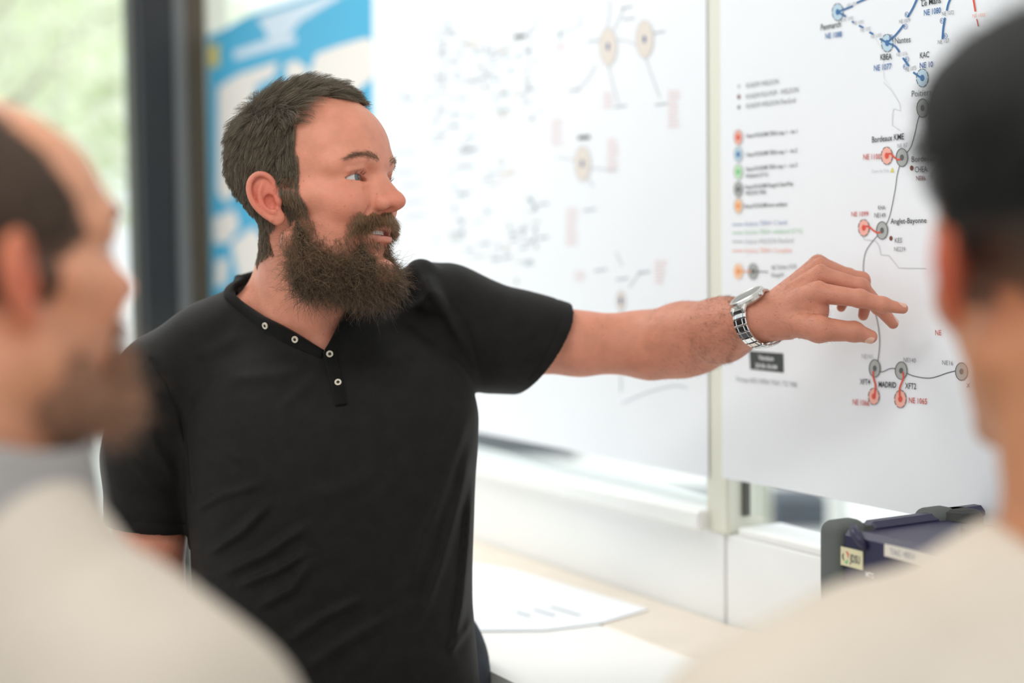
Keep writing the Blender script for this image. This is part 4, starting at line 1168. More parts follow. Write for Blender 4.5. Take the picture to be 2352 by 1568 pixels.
mb = MB(); mb.tube([cw(HC.out((-16, 72, -52.5))), cw(HC.out((0, 80, -53))), cw(HC.out((16, 72, -52.5)))], [0.004, 0.0055, 0.004], 10); mb.build('tongue', M['mouth_dark'], man, smooth=True)
# nails
def nail(H3, tipp, prev, r, up):
    tipp, prev = np.asarray(tipp), np.asarray(prev)
    d = tipp - prev; d /= np.linalg.norm(d); up = np.asarray(up, float); up = up - d * (up @ d); up /= np.linalg.norm(up); sd = np.cross(d, up)
    v = []; n = 7; m = 6
    for i in range(m):
        for j in range(n):
            t = -0.95 + 1.9 * j / (n - 1); s = -1.35 + 1.8 * i / (m - 1)
            rl = r * math.sqrt(max(0.25, 1 - max(0, s) ** 2)); wv = rl * 0.9 
            v.append(tipp + d * (s * r) + sd * (wv * math.sin(t)) + up * (rl * math.cos(t) * 1.0 + r * 0.13))
    f = np.array([(i * n + j, i * n + j + 1, (i + 1) * n + j + 1, (i + 1) * n + j) for i in range(m - 1) for j in range(n - 1)])
    return link('fingernail', raw_mesh('fingernail', cw(np.array(v)), f), M['nail'], H3)
for k, up in (('index', (0.25, 1, -0.55)), ('middle', (0.8, 0.6, -0.2)), ('thumb', (0.05, -0.75, -0.6))):
    pts, rad = FING[k]; nail(man, pts[3], pts[2], rad[3], up)

# ---- shirt
SLEEVE_R = [cpt(1015, 732, 1.82), cpt(1130, 778, 1.836), cpt(1210, 788, 1.845), cpt(1340, 796, 1.848)]
SLEEVE_L = [cpt(368, 900, 1.755), cpt(346, 1050, 1.755), cpt(338, 1225, 1.76)]
FOLDS = [   # photo polyline, height mm, width px
    ([(436, 1178), (500, 1140), (612, 1108)], 4.0, 13), ([(470, 1275), (553, 1222), (625, 1150)], 5.5, 13), ([(500, 1322), (612, 1270), (715, 1200)], 5.0, 13),
    ([(540, 1348), (632, 1312), (715, 1265)], 4.5, 11), ([(585, 1398), (671, 1352), (716, 1282)], 5.0, 14), ([(655, 1480), (730, 1425), (840, 1372)], 4.0, 14), ([(690, 1545), (800, 1470), (930, 1400)], 3.5, 16),
    ([(960, 1440), (1012, 1300), (1060, 1130), (1080, 1010)], 5.0, 13), ([(1036, 1520), (1062, 1380), (1076, 1240), (1086, 1080)], 6.0, 11), ([(985, 1225), (1030, 1090), (1078, 940)], 3.5, 14), ([(930, 1380), (965, 1260), (1010, 1140)], 3.0, 16),
    ([(1030, 1500), (1055, 1470), (1085, 1420)], 4.0, 9), ([(960, 606), (990, 665), (1035, 735), (1085, 830)], 5.5, 16), ([(1262, 700), (1240, 740), (1190, 800)], 3.0, 14), ([(1110, 660), (1090, 760), (1100, 880)], 2.5, 20), ([(1215, 890), (1180, 850), (1130, 830)], 3.0, 13),
    ([(470, 990), (520, 1040), (560, 1060)], 2.5, 14), ([(738, 822), (640, 860), (520, 870)], 2.5, 16), ([(742, 840), (700, 890), (640, 940)], 2.5, 15), ([(330, 960), (360, 1040), (410, 1110)], 3.5, 14), ([(300, 1040), (330, 1090), (390, 1150)], 2.5, 14),
    ([(560, 760), (500, 800), (440, 820)], 2.0, 18), ([(830, 1180), (900, 1120), (980, 1000)], 2.0, 24), ([(700, 1140), (780, 1130), (880, 1080)], 2.0, 22), ([(850, 760), (930, 720), (985, 690)], 3.0, 18), ([(870, 840), (960, 800), (1060, 790)], 2.0, 20)]
GROOVES = [([(347, 826), (385, 880), (415, 950), (432, 1040), (440, 1130)], 2.6, 5), ([(1032, 690), (1075, 760), (1098, 840), (1110, 905)], 1.6, 5)]
NECKPOLY = [(524, 655), (530, 672), (555, 699), (603, 738), (670, 775), (745, 808), (772, 768), (806, 716), (835, 660), (900, 560), (900, 300), (520, 300)]
def shirt_solid(p, folds=True):
    d = trunkC(p, 0.008)
    d = smin(d, chain(p, [cpt(600, 718, 1.775), cpt(490, 800, 1.77), cpt(385, 868, 1.76)], [.0465, .056, .060], .02), .03)
    d = smin(d, chain(p, [cpt(830, 712, 1.79), cpt(945, 738, 1.81), cpt(1030, 736, 1.825)], [.044, .054, .064], .02), .025)
    d = smin(d, chain(p, [cpt(958, 634, 1.815), cpt(966, 632, 1.775), cpt(990, 690, 1.745)], [.017, .018, .015], .01), .012)
    d = smin(d, chain(p, SLEEVE_L, [.060, .056, .0535], .02), .018)
    d = smin(d, chain(p, SLEEVE_R, [.070, .066, .0615, .053], .02), .022)
    d = smin(d, skin_torso(p) - f32(.0055), .008)
    if folds:
        near = np.abs(d) < .02
        if near.any():
            q = p[near]; x, y = px_of(q); front = np.clip((1.80 - q[:, 2]) / .05, 0, 1)
            h = np.zeros(len(q), f32)
            for pts, A, w in FOLDS:
                dd, t = polydist(x, y, pts)
                env = np.clip(t / 0.2, 0, 1) * np.clip((1 - t) / 0.2, 0, 1)
                h += A * .00145 * (np.exp(-(dd / w) ** 2) - 0.45 * np.exp(-(dd / (2.1 * w)) ** 2)) * env
            for pts, A, w in GROOVES:
                dd, t = polydist(x, y, pts); h -= A * .001 * np.exp(-(dd / w) ** 2)
            d[near] -= (h * front).astype(f32)
    return d
_sdir = np.array([.80, -.48, .35]); _sdir /= np.linalg.norm(_sdir)
_scut = cpt(1243, 800, 1.846)
def shirtC(p):
    d = shirt_solid(p)
    x, y = px_of(p)
    # neck opening
    nk = inpoly(x, y, NECKPOLY).astype(f32) / f32(F) * p[:, 2]
    yl = f32(cpt(0, 640, 1.8)[1])
    nk = np.maximum(nk, np.minimum(p[:, 2] - f32(1.80), yl - p[:, 1]))
    d = smax(d, -nk, .0015)
    # sleeve ends: cut square to the arm and hollow
    eR = (p - _scut.astype(f32)) @ _sdir.astype(f32)
    d = d + np.where((p[:, 0] > 0.02), f32(.0013) * np.exp(-((eR + f32(.0145)) / f32(.0016)) ** 2), 0).astype(f32)
    d = np.where(p[:, 0] > 0.0, smax(d, eR, .002), d)
    d = np.where(p[:, 0] > 0.0, smax(d, -cap(p, SLEEVE_R[2], SLEEVE_R[3] + np.array([.06, 0, 0]), .0465, .0465), .002), d)
    yb = f32(cpt(338, 1212, 1.76)[1]); tilt = (p[:, 0] - f32(cpt(338, 1212, 1.76)[0])) * f32(-0.12)
    arm = (p[:, 0] < f32(cpt(436, 1200, 1.76)[0])) & (p[:, 1] < f32(cpt(338, 1150, 1.76)[1]))
    low = yb - tilt * -1.0 - p[:, 1]
    d = d + np.where(arm, f32(.0013) * np.exp(-((low + f32(.0145)) / f32(.0016)) ** 2), 0).astype(f32)
    d = np.where(arm, smax(d, low, .002), d)
    d = np.where(p[:, 0] < -0.37, smax(d, -cap(p, SLEEVE_L[1], SLEEVE_L[2] - np.array([0, .04, 0]), .046, .0485), .002), d)
    # hem
    return smax(d, f32(-0.515) - p[:, 1], .003)
co, qd = surface_nets(shirtC, axis(((-0.54, 0.125, .0027),)), axis(((-0.55, 0.115, .0027),)), axis(((1.58, 1.95, .0032),)), 2)
me = cam_mesh('shirt', co, qd)
M['black_cloth'] = mat('black_jersey', (0.0074, 0.0065, 0.0056, 1), 0.66, noise=0.25, nscale=55, bump=0.3, bscale=900, sheen=0.03, spec=0.19)
M['black_band'] = mat('black_band', (0.0062, 0.0058, 0.0054, 1), 0.85, noise=0.2, nscale=80, bump=0.3, bscale=900, sheen=0.04, spec=0.18)
shirt = link('shirt', me, M['black_cloth'], man)

def surf_ribbon(name, a, b, material, parent, thick=.0022, lift=.0012, n=60, zr=(1.55, 1.95), solid=None, surf=None):
    """cloth band lying on the shirt between two photo polylines (edges a and b)"""
    def res(pts):
        pts = np.array(pts, float); L = np.append(0, np.cumsum(np.hypot(*np.diff(pts, axis=0).T))); t = np.linspace(0, L[-1], n)
        P4 = np.stack([np.interp(t, L, pts[:, 0]), np.interp(t, L, pts[:, 1])], 1)
        k = np.array([1, 2, 3, 2, 1.0]); k /= k.sum()
        for _ in range(2):
            Q = np.pad(P4, ((2, 2), (0, 0)), mode='edge'); P4 = np.stack([np.convolve(Q[:, j], k, 'valid') for j in (0, 1)], 1)
        return P4
    A, Bq = res(a), res(b); fn = surf or (lambda p: np.minimum(shirt_solid(p), bodyC(p)))
    rows = [A * (1 - t) + Bq * t for t in (0, .25, .5, .75, 1)]
    g = [raycast(fn, r[:, 0], r[:, 1], *zr) for r in rows]
    for r in range(len(g)):
        z = g[r][:, 2]; k = np.ones(7) / 7; zz = np.convolve(np.pad(z, 3, mode='edge'), k, 'valid'); g[r] = g[r] * (zz / z)[:, None]
    g = np.array(g)                                            # 5 x n x 3
    nr = np.cross(np.gradient(g, axis=1), np.gradient(g, axis=0)); nr /= np.linalg.norm(nr, axis=2)[..., None] + 1e-9
    nr *= np.where(nr[..., 2:3] > 0, -1, 1)
    prof = np.array([0, 1, 1, 1, 0.0])[:, None, None]
    top = g + nr * (lift + thick * (0.35 + 0.65 * prof)); bot = g - nr * .004
    v = np.concatenate([top.reshape(-1, 3), bot.reshape(-1, 3)]); m = 5; f = []
    T = lambda i, j: i * n + j
    Bn = lambda i, j: m * n + i * n + j
    for i in range(m - 1):
        for j in range(n - 1):
            f.append((T(i, j), T(i, j + 1), T(i + 1, j + 1), T(i + 1, j))); f.append((Bn(i, j), Bn(i + 1, j), Bn(i + 1, j + 1), Bn(i, j + 1)))
    for j in range(n - 1):
        f.append((T(0, j), Bn(0, j), Bn(0, j + 1), T(0, j + 1))); f.append((T(m - 1, j), T(m - 1, j + 1), Bn(m - 1, j + 1), Bn(m - 1, j)))
    for i in range(m - 1):
        f.append((T(i, 0), T(i + 1, 0), Bn(i + 1, 0), Bn(i, 0))); f.append((T(i, n - 1), Bn(i, n - 1), Bn(i + 1, n - 1), T(i + 1, n - 1)))
    import bmesh
    me = raw_mesh(name, cw(v), f)
    bm = bmesh.new(); bm.from_mesh(me); bmesh.ops.recalc_face_normals(bm, faces=bm.faces[:]); bm.to_mesh(me); bm.free()
    return link(name, me, material, parent)
surf_ribbon('collar_band', [(566, 641), (540, 656), (533, 671), (560, 694), (602, 728), (664, 759), (746, 805)], [(540, 644), (516, 664), (512, 684), (546, 710), (594, 748), (655, 787), (742, 825)], M['black_band'], shirt)
surf_ribbon('collar_band', [(838, 655), (812, 700), (799, 713), (770, 762), (744, 806)], [(862, 670), (842, 706), (830, 722), (800, 770), (768, 816)], M['black_band'], shirt, lift=.002)
def backc(p):
    pts = [cpt(541, 652, 1.765), cpt(548, 640, 1.80), cpt(590, 628, 1.838), cpt(680, 622, 1.85), cpt(770, 628, 1.845), cpt(850, 650, 1.81), cpt(858, 665, 1.775)]
    lo = [q - np.array([0, .016, 0]) for q in pts]
    return smin(chain(p, pts, [.0045] * 7, .004), chain(p, lo, [.006] * 7, .004), .012)
_c, _q = surface_nets(backc, axis(((-.37, -.14, .0025),)), axis(((.03, .11, .0025),)), axis(((1.74, 1.88, .0025),)), 1)
link('collar_band', cam_mesh('collar_band', _c, _q), M['black_band'], shirt)
surf_ribbon('placket', [(741, 806), (748, 840), (760, 885), (770, 934)], [(767, 800), (775, 835), (788, 880), (797, 930)], M['black_band'], shirt, lift=.0024)
M['button'] = mat('horn_button', srgb(214, 204, 184), 0.35, noise=0.1, nscale=300)
M['button_hole'] = mat('button_thread', srgb(40, 36, 32), 0.8)
for x, y in ((614.5, 746), (681, 777.5), (757, 813.5), (777, 881)):
    e = 6.0
    g = raycast(lambda p: np.minimum(shirt_solid(p), bodyC(p)), [x, x + e, x, x - e, x], [y, y, y + e, y, y - e], 1.55, 1.9)
    nrm = np.cross(g[1] - g[3], g[2] - g[4]); nrm /= np.linalg.norm(nrm); nrm *= -1 if nrm[2] > 0 else 1
    c = g[0] + nrm * .0042
    cwv = cw(c); nw = cw(c + nrm) - cwv
    mb = MB(); mb.lathe(cwv, nw, [(.0040, -.0008), (.0042, .0004), (.0040, .0011), (.0033, .0013), (.0027, .0009), (.0022, .0008)], 24); bt = mb.build('button', M['button'], shirt, smooth=False)
    mb = MB(); mb.lathe(cwv + nw * .00085, nw, [(.0019, 0), (.0015, .0003)], 12); mb.build('button_thread', M['button_hole'], shirt)
# ---------------------------------------------------------------- hair and beard
def strands(H, roots, nrm, dirfn, length, height, K, shell, rng, wob=1.0, clump=None, tight=0.5):
    """strands in head millimetres that follow dirfn(p,t) while keeping height*t above the shell surface"""
    N = len(roots); P0 = roots.copy(); out = np.empty((N, K, 3), f32); out[:, 0] = P0
    base = shell(P0); p = P0.copy(); jit = rng.normal(size=(N, 3)).astype(f32) * 0.22 * wob
    for i in range(1, K):
        t = i / (K - 1)
        d = dirfn(p, t) + jit + rng.normal(size=(N, 3)).astype(f32) * 0.10 * wob
        d /= vlen(d)[:, None]
        p = p + d * (length / (K - 1))[:, None]
        s, g = grad(shell, p, 0.5)
        g /= np.maximum(vlen(g), .3)[:, None]
        want = base + height * (t ** 0.75)
        p = p + g * (want - s)[:, None] * 0.85
        out[:, i] = p
    if clump is not None:
        ci = rng.choice(N, clump, replace=False); C = roots[ci]
        near = np.empty(N, int)
        for a in range(0, N, 4000): near[a:a + 4000] = ((roots[a:a + 4000, None, :] - C[None]) ** 2).sum(2).argmin(1)
        guide = out[ci][near]; w = (np.linspace(0, 1, K) ** 1.3 * tight)[None, :, None]
        out = out * (1 - w) + (guide + (P0 - C[near])[:, None, :] * 0.35) * w
    return out
def face_shell(Q0):
    Q = Q0.copy(); Q[:, 0] = np.abs(Q[:, 0])
    d = smin(scalp(Q), ell(Q, (0, 42, -18), (57, 50, 72)), 25)
    return smin(d, chain(Q, [(44, 66, -13), (60, 32, -6), (67, 6, 0)], [12, 8.5, 6], 6), 18)
def head_roots(H, co, mask_fn, n, rng, normals_fn=None):
    Q = H.to(co); m = mask_fn(Q)
    idx = np.nonzero(m > 0)[0]; pr = m[idx] / m[idx].sum()
    k = rng.choice(idx, n, p=pr)
    return Q[k] + rng.normal(size=(n, 3)).astype(f32) * 0.6
def scalp(Q): 
    return smin(ell(Q, SK[0], SK[1]), cap(Q, (0, -20, -20), (0, -26, -130), 52, 48), 25)
def ssf(x, a, b): t = np.clip((x - a) / (b - a), 0, 1); return t * t * (3 - 2 * t)
def put(H, S): return cw(H.out(S.reshape(-1, 3)).reshape(-1, 3)).reshape(S.shape)

def noise3(Q, f, seed):
    r = np.random.default_rng(seed); a = np.zeros(len(Q))
    for _ in range(5):
        w = r.normal(size=3) * f; a += np.sin(Q @ w + r.uniform(0, 6.28))
    return a / 2.2

def near_ear(Q):
    A = Q.copy(); A[:, 0] = np.abs(A[:, 0]); return ear_sdf(A)
def hair_mask_C(Q):
    X, Y, Z = Q.T; Zt = Z + .087 * Y; n = noise3(Q, .12, 3)
    front = (Zt > 110 + 2.0 * n + 0.04 * np.abs(X)) 
    side = (Y < 29 + 2.0 * n)
    zmin = np.where(Y > -8, -24.0, np.where(Y > -28, -16.0, np.where(Y > -46, -20 + (Y + 28) * 1.35, -60)))
    m = (front | side) & (Z > zmin + 3 * n) & (near_ear(Q) > 2.0) & (Z > -95)
    return m.astype(float)
M['hair_brown'] = hair_mat('brown_hair', (0.058, 0.042, 0.026, 1), (0.38, 0.30, 0.20, 1))
M['beard_brown'] = hair_mat('beard_hair', (0.036, 0.023, 0.015, 1), (0.36, 0.22, 0.12, 1))
M['brow_brown'] = hair_mat('brow_hair', (0.20, 0.12, 0.075, 1), (0.40, 0.26, 0.16, 1))
M['hair_cap'] = mat('hair_root_brown', (0.028, 0.02, 0.014, 1), 0.8, noise=0.3, nscale=200)

hr = np.random.default_rng(5)
# thin cap of hair under the strands
def capC(p):
    Q = HC.to(p)
    X, Y, Z = Q.T; Zt = Z + .087 * Y
    d = scalp(Q) - (1.0 + 3.0 * ssf(Zt, 30, 115) * ssf(60 - Y, 0, 40))
    edge = np.minimum(np.maximum(Y - 12, 0) * 0 + (113 - Zt), Y - 25).astype(f32)
    zmin = np.where(Y > -8, -14.0, np.where(Y > -28, -8.0, 0.0)).astype(f32)
    d = smax(d, edge, 3); d = smax(d, zmin - Z, 3); d = smax(d, -(near_ear(Q) - 3), 2)
    return (d * f32(.001)).astype(f32)
b0 = HC.c
co, qd = surface_nets(capC, axis(((b0[0] - .14, b0[0] + .10, .003),)), axis(((b0[1] - .12, b0[1] + .16, .003),)), axis(((b0[2] - .13, b0[2] + .13, .003),)), 1)
hair = link('hair', cam_mesh('hair', co, qd), M['hair_cap'], man)
HEADV = BODY_CO[vlen(BODY_CO - HC.c.astype(f32)) < .19]
R0 = head_roots(HC, HEADV, hair_mask_C, 44000, hr)
def dirC(p, t):
    X, Y, Z = p.T
    top = ssf(Z, 62, 116)[:, None]; back = ssf(-Y, 15, 80)[:, None]
    dt = np.array([0.35, 1, 0.05]); ds = np.array([0.0, -0.28, -1.0]); db = np.array([0, -0.25, -1.0])
    fr = ssf(Y, 4, 26)[:, None]
    d = top * dt + (1 - top) * ((1 - fr) * ds + fr * np.array([0, 0.02, -1.0]))
    d = d * (1 - back) + back * db
    sw = noise3(p, .06, 9)[:, None] * 0.25
    return (d + sw * np.array([0.6, 0.6, 0.0])).astype(f32)
Zt = R0[:, 2] + .087 * R0[:, 1]; tp = ssf(Zt, 60, 112)
fr_ = ssf(R0[:, 1], 35, 65) * ssf(R0[:, 2], 70, 100)
ln = (9 + 7 * ssf(R0[:, 2], -40, 40) + 16 * tp) * (1 - 0.45 * fr_); ln = ln * hr.uniform(.7, 1.2, len(R0))
ht = (2.0 + 5.0 * ssf(R0[:, 2], -30, 60) + 7.5 * tp) * hr.uniform(.45, 1.5, len(R0))
sb = ((R0[:, 1] > -6) & (R0[:, 2] < 12)); ht = np.where(sb, 2.6, ht); ln = np.where(sb, 12, ln)
ht = ht * (1 - .72 * ssf(R0[:, 1], 25, 66) * ssf(R0[:, 2], 60, 95))
ht = ht * (0.35 + 0.65 * ssf(29 - R0[:, 1] + 60 * tp, 0, 14))
S = strands(HC, R0.astype(f32), None, dirC, ln.astype(f32), ht.astype(f32), 7, face_shell, hr, 0.75, 900, 0.62)
grey = 0.10 + 0.30 * ssf(60 - R0[:, 2], 0, 60) * ssf(R0[:, 1], -60, 0)
tnt = np.clip(hr.beta(1.2, 4.5, len(R0)) + grey * (hr.random(len(R0)) < .35), 0, 1)
rad = np.linspace(1, .35, 7)[None, :] * hr.uniform(.00012, .0002, (len(R0), 1))
hair_object('hair_strands', put(HC, S), rad, M['hair_brown'], hair, tnt)

# beard
def beard_sdf(Q0):
    Q = Q0.copy(); Q[:, 0] = np.abs(Q[:, 0])
    d = ell(Q, (40, 18, -82), (24, 29, 38))
    d = smin(d, ell(Q, (0, 65, -95), (42, 34, 29)), 12)
    d = smin(d, cap(Q, (38, 34, -90), (18, 66, -96), 27, 27), 10)
    d = smin(d, chain(Q, [(66, 15, -20), (62, 18, -46), (54, 20, -76)], [4, 9, 16], 6), 10)
    d = smin(d, cap(Q, (30, 78, -60), (26, 76, -82), 6, 12), 10)
    d = smax(d, -ell(Q, (0, 94, -54), (24, 26, 15)), 6)
    d = smax(d, -ell(Q, (0, 104, -72), (22, 17, 13)), 6)
    d = smax(d, -cap(Q, (44, 76, -36), (62, 50, -36), 12, 14), 10)
    return d
def beardC(p): return beard_sdf(HC.to(p)) * f32(.001) + f32(.005)
co, qd = surface_nets(beardC, axis(((b0[0] - .08, b0[0] + .16, .003),)), axis(((b0[1] - .16, b0[1] + .02, .003),)), axis(((b0[2] - .14, b0[2] + .10, .003),)), 1)
beard = link('beard', cam_mesh('beard', co, qd), mat('beard_core', (0.016, 0.011, 0.008, 1), 0.95, noise=0.4, nscale=250), man)
BQ = HC.to(co); 
def curly(Q, nrm, n, rng, L, flow, curl=1.0, K=12):
    """wiry strands: a wandering axis plus a helix"""
    k = rng.choice(len(Q), n); r = Q[k] + rng.normal(size=(n, 3)) * 0.9; nn = nrm[k]
    ln = rng.uniform(*L, n)
    d = nn * 0.7 + flow(r) * 0.75 + rng.normal(size=(n, 3)) * 0.45; d /= np.linalg.norm(d, axis=1)[:, None]
    a = np.cross(d, rng.normal(size=(n, 3))); a /= np.linalg.norm(a, axis=1)[:, None]; b = np.cross(d, a)
    t = np.linspace(0, 1, K); ph = rng.uniform(0, 6.28, n); fr = rng.uniform(5, 13, n); am = rng.uniform(.9, 2.6, n) * curl
    bend = rng.normal(size=(n, 3)) * 0.8
    pts = np.empty((n, K, 3))
    for i, tt in enumerate(t):
        c = r + d * (ln * tt)[:, None] + (bend + flow(r) * 0.25) * (ln * tt * tt)[:, None]
        s = am * min(1, tt * 3)
        pts[:, i] = c + a * (s * np.cos(ph + fr * tt))[:, None] + b * (s * np.sin(ph + fr * tt))[:, None]
    return pts, r
def normals_of(fn, Q): 
    _, g = grad(fn, Q.astype(f32), 0.5); return g / np.maximum(vlen(g), 1e-6)[:, None]
br = np.random.default_rng(8)
flowB = lambda r: np.stack([0.15 * np.sign(r[:, 0]), 0.22 + 0 * r[:, 0], -1 + 0 * r[:, 0]], 1)
vis = (BQ[:, 2] > -200)
NB = normals_of(beard_sdf, BQ)
pts1, r1 = curly(BQ, NB, 21000, br, (6, 14), flowB, 1.15, 12)
sh_ = np.where((r1[:, 1] > 72) & (r1[:, 2] > -86), .4, 1.0)[:, None, None]; pts1 = r1[:, None, :] * (1 - sh_) + pts1 * sh_
t1 = np.clip(br.beta(1.0, 3.4, len(r1)) + 0.22 * ssf(r1[:, 2], -105, -60) + 0.25 * np.exp(-(((r1[:, 1] - 86) / 26) ** 2 + ((r1[:, 2] + 60) / 22) ** 2)), 0, 1)
# cheeks, moustache, chin: roots on the skin
HQ = HC.to(HEADV)
def skin_beard_mask(Q):
    A = Q.copy(); A[:, 0] = np.abs(A[:, 0]); X, Y, Z = A.T; n = noise3(Q, .15, 12)
    zc = np.interp(Y, [8, 16, 24, 30, 36, 50, 62, 70, 80, 95], [4, 4, 0, -24, -44, -56, -52, -38, -29, -27])
    m = (Z < zc + 2.5 * n) & (Y > np.where(Z < -32, -8, 4)) & (Z > -100) & (lips_mask(Q) < 0.03) & (near_ear(Q) > 2)
    inmouth = (np.abs(Z + 51.5) < 6.5 - .1 * X) & (X < 25) & (Y > 64)
    bare = (Z < -69) & (Z > -86) & (X < 21) & (Y > 74)
    lowlip = (Z < -66) & (Z > -72) & (X < 20)
    nose = (Z > -28) & (X < 24) & (Y > 82)
    w = np.where(bare, .05, 1.0) * np.where(inmouth | nose, 0, 1) * np.where(X < 32, 1.0, .8)
    return m * w
mk = skin_beard_mask(HQ)
def skin_curly(n, sel, L, flow, curl):
    w = mk * sel; w = w / w.sum(); k = br.choice(len(HQ), n, p=w); Q = HQ[k]
    return curly(Q, normals_of(lambda q: head_sdf(q), Q) if n < 30000 else None, n, br, L, flow, curl, 9) if False else _sc(Q, n, L, flow, curl)
def _sc(Q, n, L, flow, curl):
    N = normals_of(head_sdf, Q); keep = np.arange(n)
    ln = br.uniform(*L, n); r = Q + br.normal(size=Q.shape) * .5
    d = N * 0.42 + flow(r) * 0.9 + br.normal(size=(n, 3)) * 0.25; d /= np.linalg.norm(d, axis=1)[:, None]
    a = np.cross(d, br.normal(size=(n, 3))); a /= np.linalg.norm(a, axis=1)[:, None]
    t = np.linspace(0, 1, 12); am = br.uniform(.2, .8, n) * curl; fr = br.uniform(2, 5, n); ph = br.uniform(0, 6.28, n)
    pts = np.stack([r + d * (ln * tt)[:, None] + a * (am * np.sin(ph + fr * tt) * min(1, 2.5 * tt))[:, None] + flow(r) * (0.25 * ln * tt * tt)[:, None] for tt in t], 1)
    return pts, r
X_, Y_, Z_ = np.abs(HQ[:, 0]), HQ[:, 1], HQ[:, 2]
must = (Z_ > -50) & (Y_ > 66) & (X_ < 40)
p2, r2 = skin_curly(4200, must, (8, 13), lambda r: np.stack([0.75 * np.sign(r[:, 0]) * np.clip(np.abs(r[:, 0]) / 12, .1, 1), 0.12 + 0 * r[:, 0], -0.75 + 0 * r[:, 0]], 1), 0.9)
t2 = np.clip(br.beta(2.0, 3.2, len(r2)) + .4, 0, 1)
p3, r3 = skin_curly(9000, ~must, (5, 9.5), lambda r: np.stack([0.1 * np.sign(r[:, 0]), 0.35 + 0 * r[:, 0], -1 + 0 * r[:, 0]], 1), 1.0)
t3 = np.clip(br.beta(1.3, 3.0, len(r3)) + 0.2, 0, 1)
A = np.concatenate([pts1, p2, p3]).astype(f32); tn = np.concatenate([t1, t2, t3])
rad = np.linspace(1, .5, 12)[None, :] * br.uniform(.00009, .00017, (len(A), 1))
hair_object('beard_strands', put(HC, A), rad, M['beard_brown'], beard, tn)

# eyebrows and lashes
def brow_strands(H, sx, n, rng):
    cx = [-1, 13, 24, 36, 47, 55]; cz = [30, 30.5, 33.5, 35.5, 33.5, 29]
    u = rng.uniform(0, 1, n) ** 0.9; X = 11 + 42 * u; Z = np.interp(X, cx, cz) + rng.normal(size=n) * (2.4 - 1.2 * u)
    Q = np.stack([X, np.full(n, 120.0), Z], 1).astype(f32)
    for _ in range(24): Q[:, 1] -= np.clip(head_sdf(Q), -3, 6) * .8
    N = normals_of(head_sdf, Q)
    fl = np.stack([0.9 * np.ones(n), -0.25 * np.ones(n), 0.55 - 0.75 * u], 1)
    d = N * .35 + fl + rng.normal(size=(n, 3)) * .18; d /= np.linalg.norm(d, axis=1)[:, None]; ln = rng.uniform(5, 9, n)
    t = np.linspace(0, 1, 5)
    pts = np.stack([Q + d * (ln * tt)[:, None] - N * (0.28 * ln * tt * tt)[:, None] for tt in t], 1)
    pts[..., 0] *= sx
    return pts
bp = np.concatenate([brow_strands(HC, s, 520, br) for s in (1, -1)])
eb = None
for s, nm in ((-1, 'eyebrow'), (1, 'eyebrow')):
    q = brow_strands(HC, s, 440, br); rr = np.linspace(1, .4, 5)[None] * br.uniform(.00009, .00015, (len(q), 1))
    o = hair_object(nm, put(HC, q.astype(f32)), rr, M['brow_brown'], man, np.clip(br.beta(1.5, 3, len(q)), 0, 1)); del o['kind']
def lashes(s):
    n = 34; x = br.uniform(-1, 1, n); c = np.array([32.5, 71.5, 11.2])
    Q = np.stack([32.5 + 14 * x, np.zeros(n), 11.0 - 1.8 * x * x + .6 * x + 4.3 * np.sqrt(1 - x * x)], 1)
    Q[:, 1] = c[1] + np.sqrt(np.maximum(13.9 ** 2 - (Q[:, 0] - c[0]) ** 2 - (Q[:, 2] - c[2]) ** 2, 9))
    d = np.stack([0.5 * x, np.ones(n), 0.35 * np.ones(n)], 1); d /= np.linalg.norm(d, axis=1)[:, None]; ln = br.uniform(4, 7, n)
    pts = np.stack([Q + d * (ln * t)[:, None] + np.array([0, 0, 1.0]) * (ln * .35 * t * t)[:, None] for t in np.linspace(0, 1, 5)], 1)
    pts[..., 0] *= s
    return pts
for s in (1, -1):
    q = lashes(s); o = hair_object('eyelashes', put(HC, q.astype(f32)), np.tile(np.linspace(.00012, .00004, 5), (len(q), 1)), M['hair_brown'], man, np.zeros(len(q)))

# fine hair on the forearm and hand
fa = BODY_CO[(BODY_CO[:, 0] > .17) & (BODY_CO[:, 0] < .375)]
w = np.clip((fa[:, 0] - .15) / .08, .05, 1); w *= np.where(fa[:, 0] > .27, .25, 1); k = br.choice(len(fa), 4200, p=w / w.sum()); Q = fa[k]
_, g = grad(bodyC, Q, 5e-4); g /= vlen(g)[:, None]
ax = (ARM_R[6] - ARM_R[4]); ax = ax / np.linalg.norm(ax)
d = g * .45 + ax * .8 + np.array([0, -.25, 0]) + br.normal(size=Q.shape) * .25; d /= np.linalg.norm(d, axis=1)[:, None]; ln = br.uniform(.005, .011, len(Q)) * np.where(Q[:, 0] > .27, .6, 1)
pts = np.stack([Q + d * (ln * t)[:, None] - g * (ln * .3 * t * t)[:, None] for t in np.linspace(0, 1, 5)], 1)
hair_object('arm_hair', cw(pts.reshape(-1, 3)).reshape(pts.shape), np.tile(np.linspace(.00007, .00002, 5), (len(Q), 1)), M['beard_brown'], man, np.full(len(Q), .35))

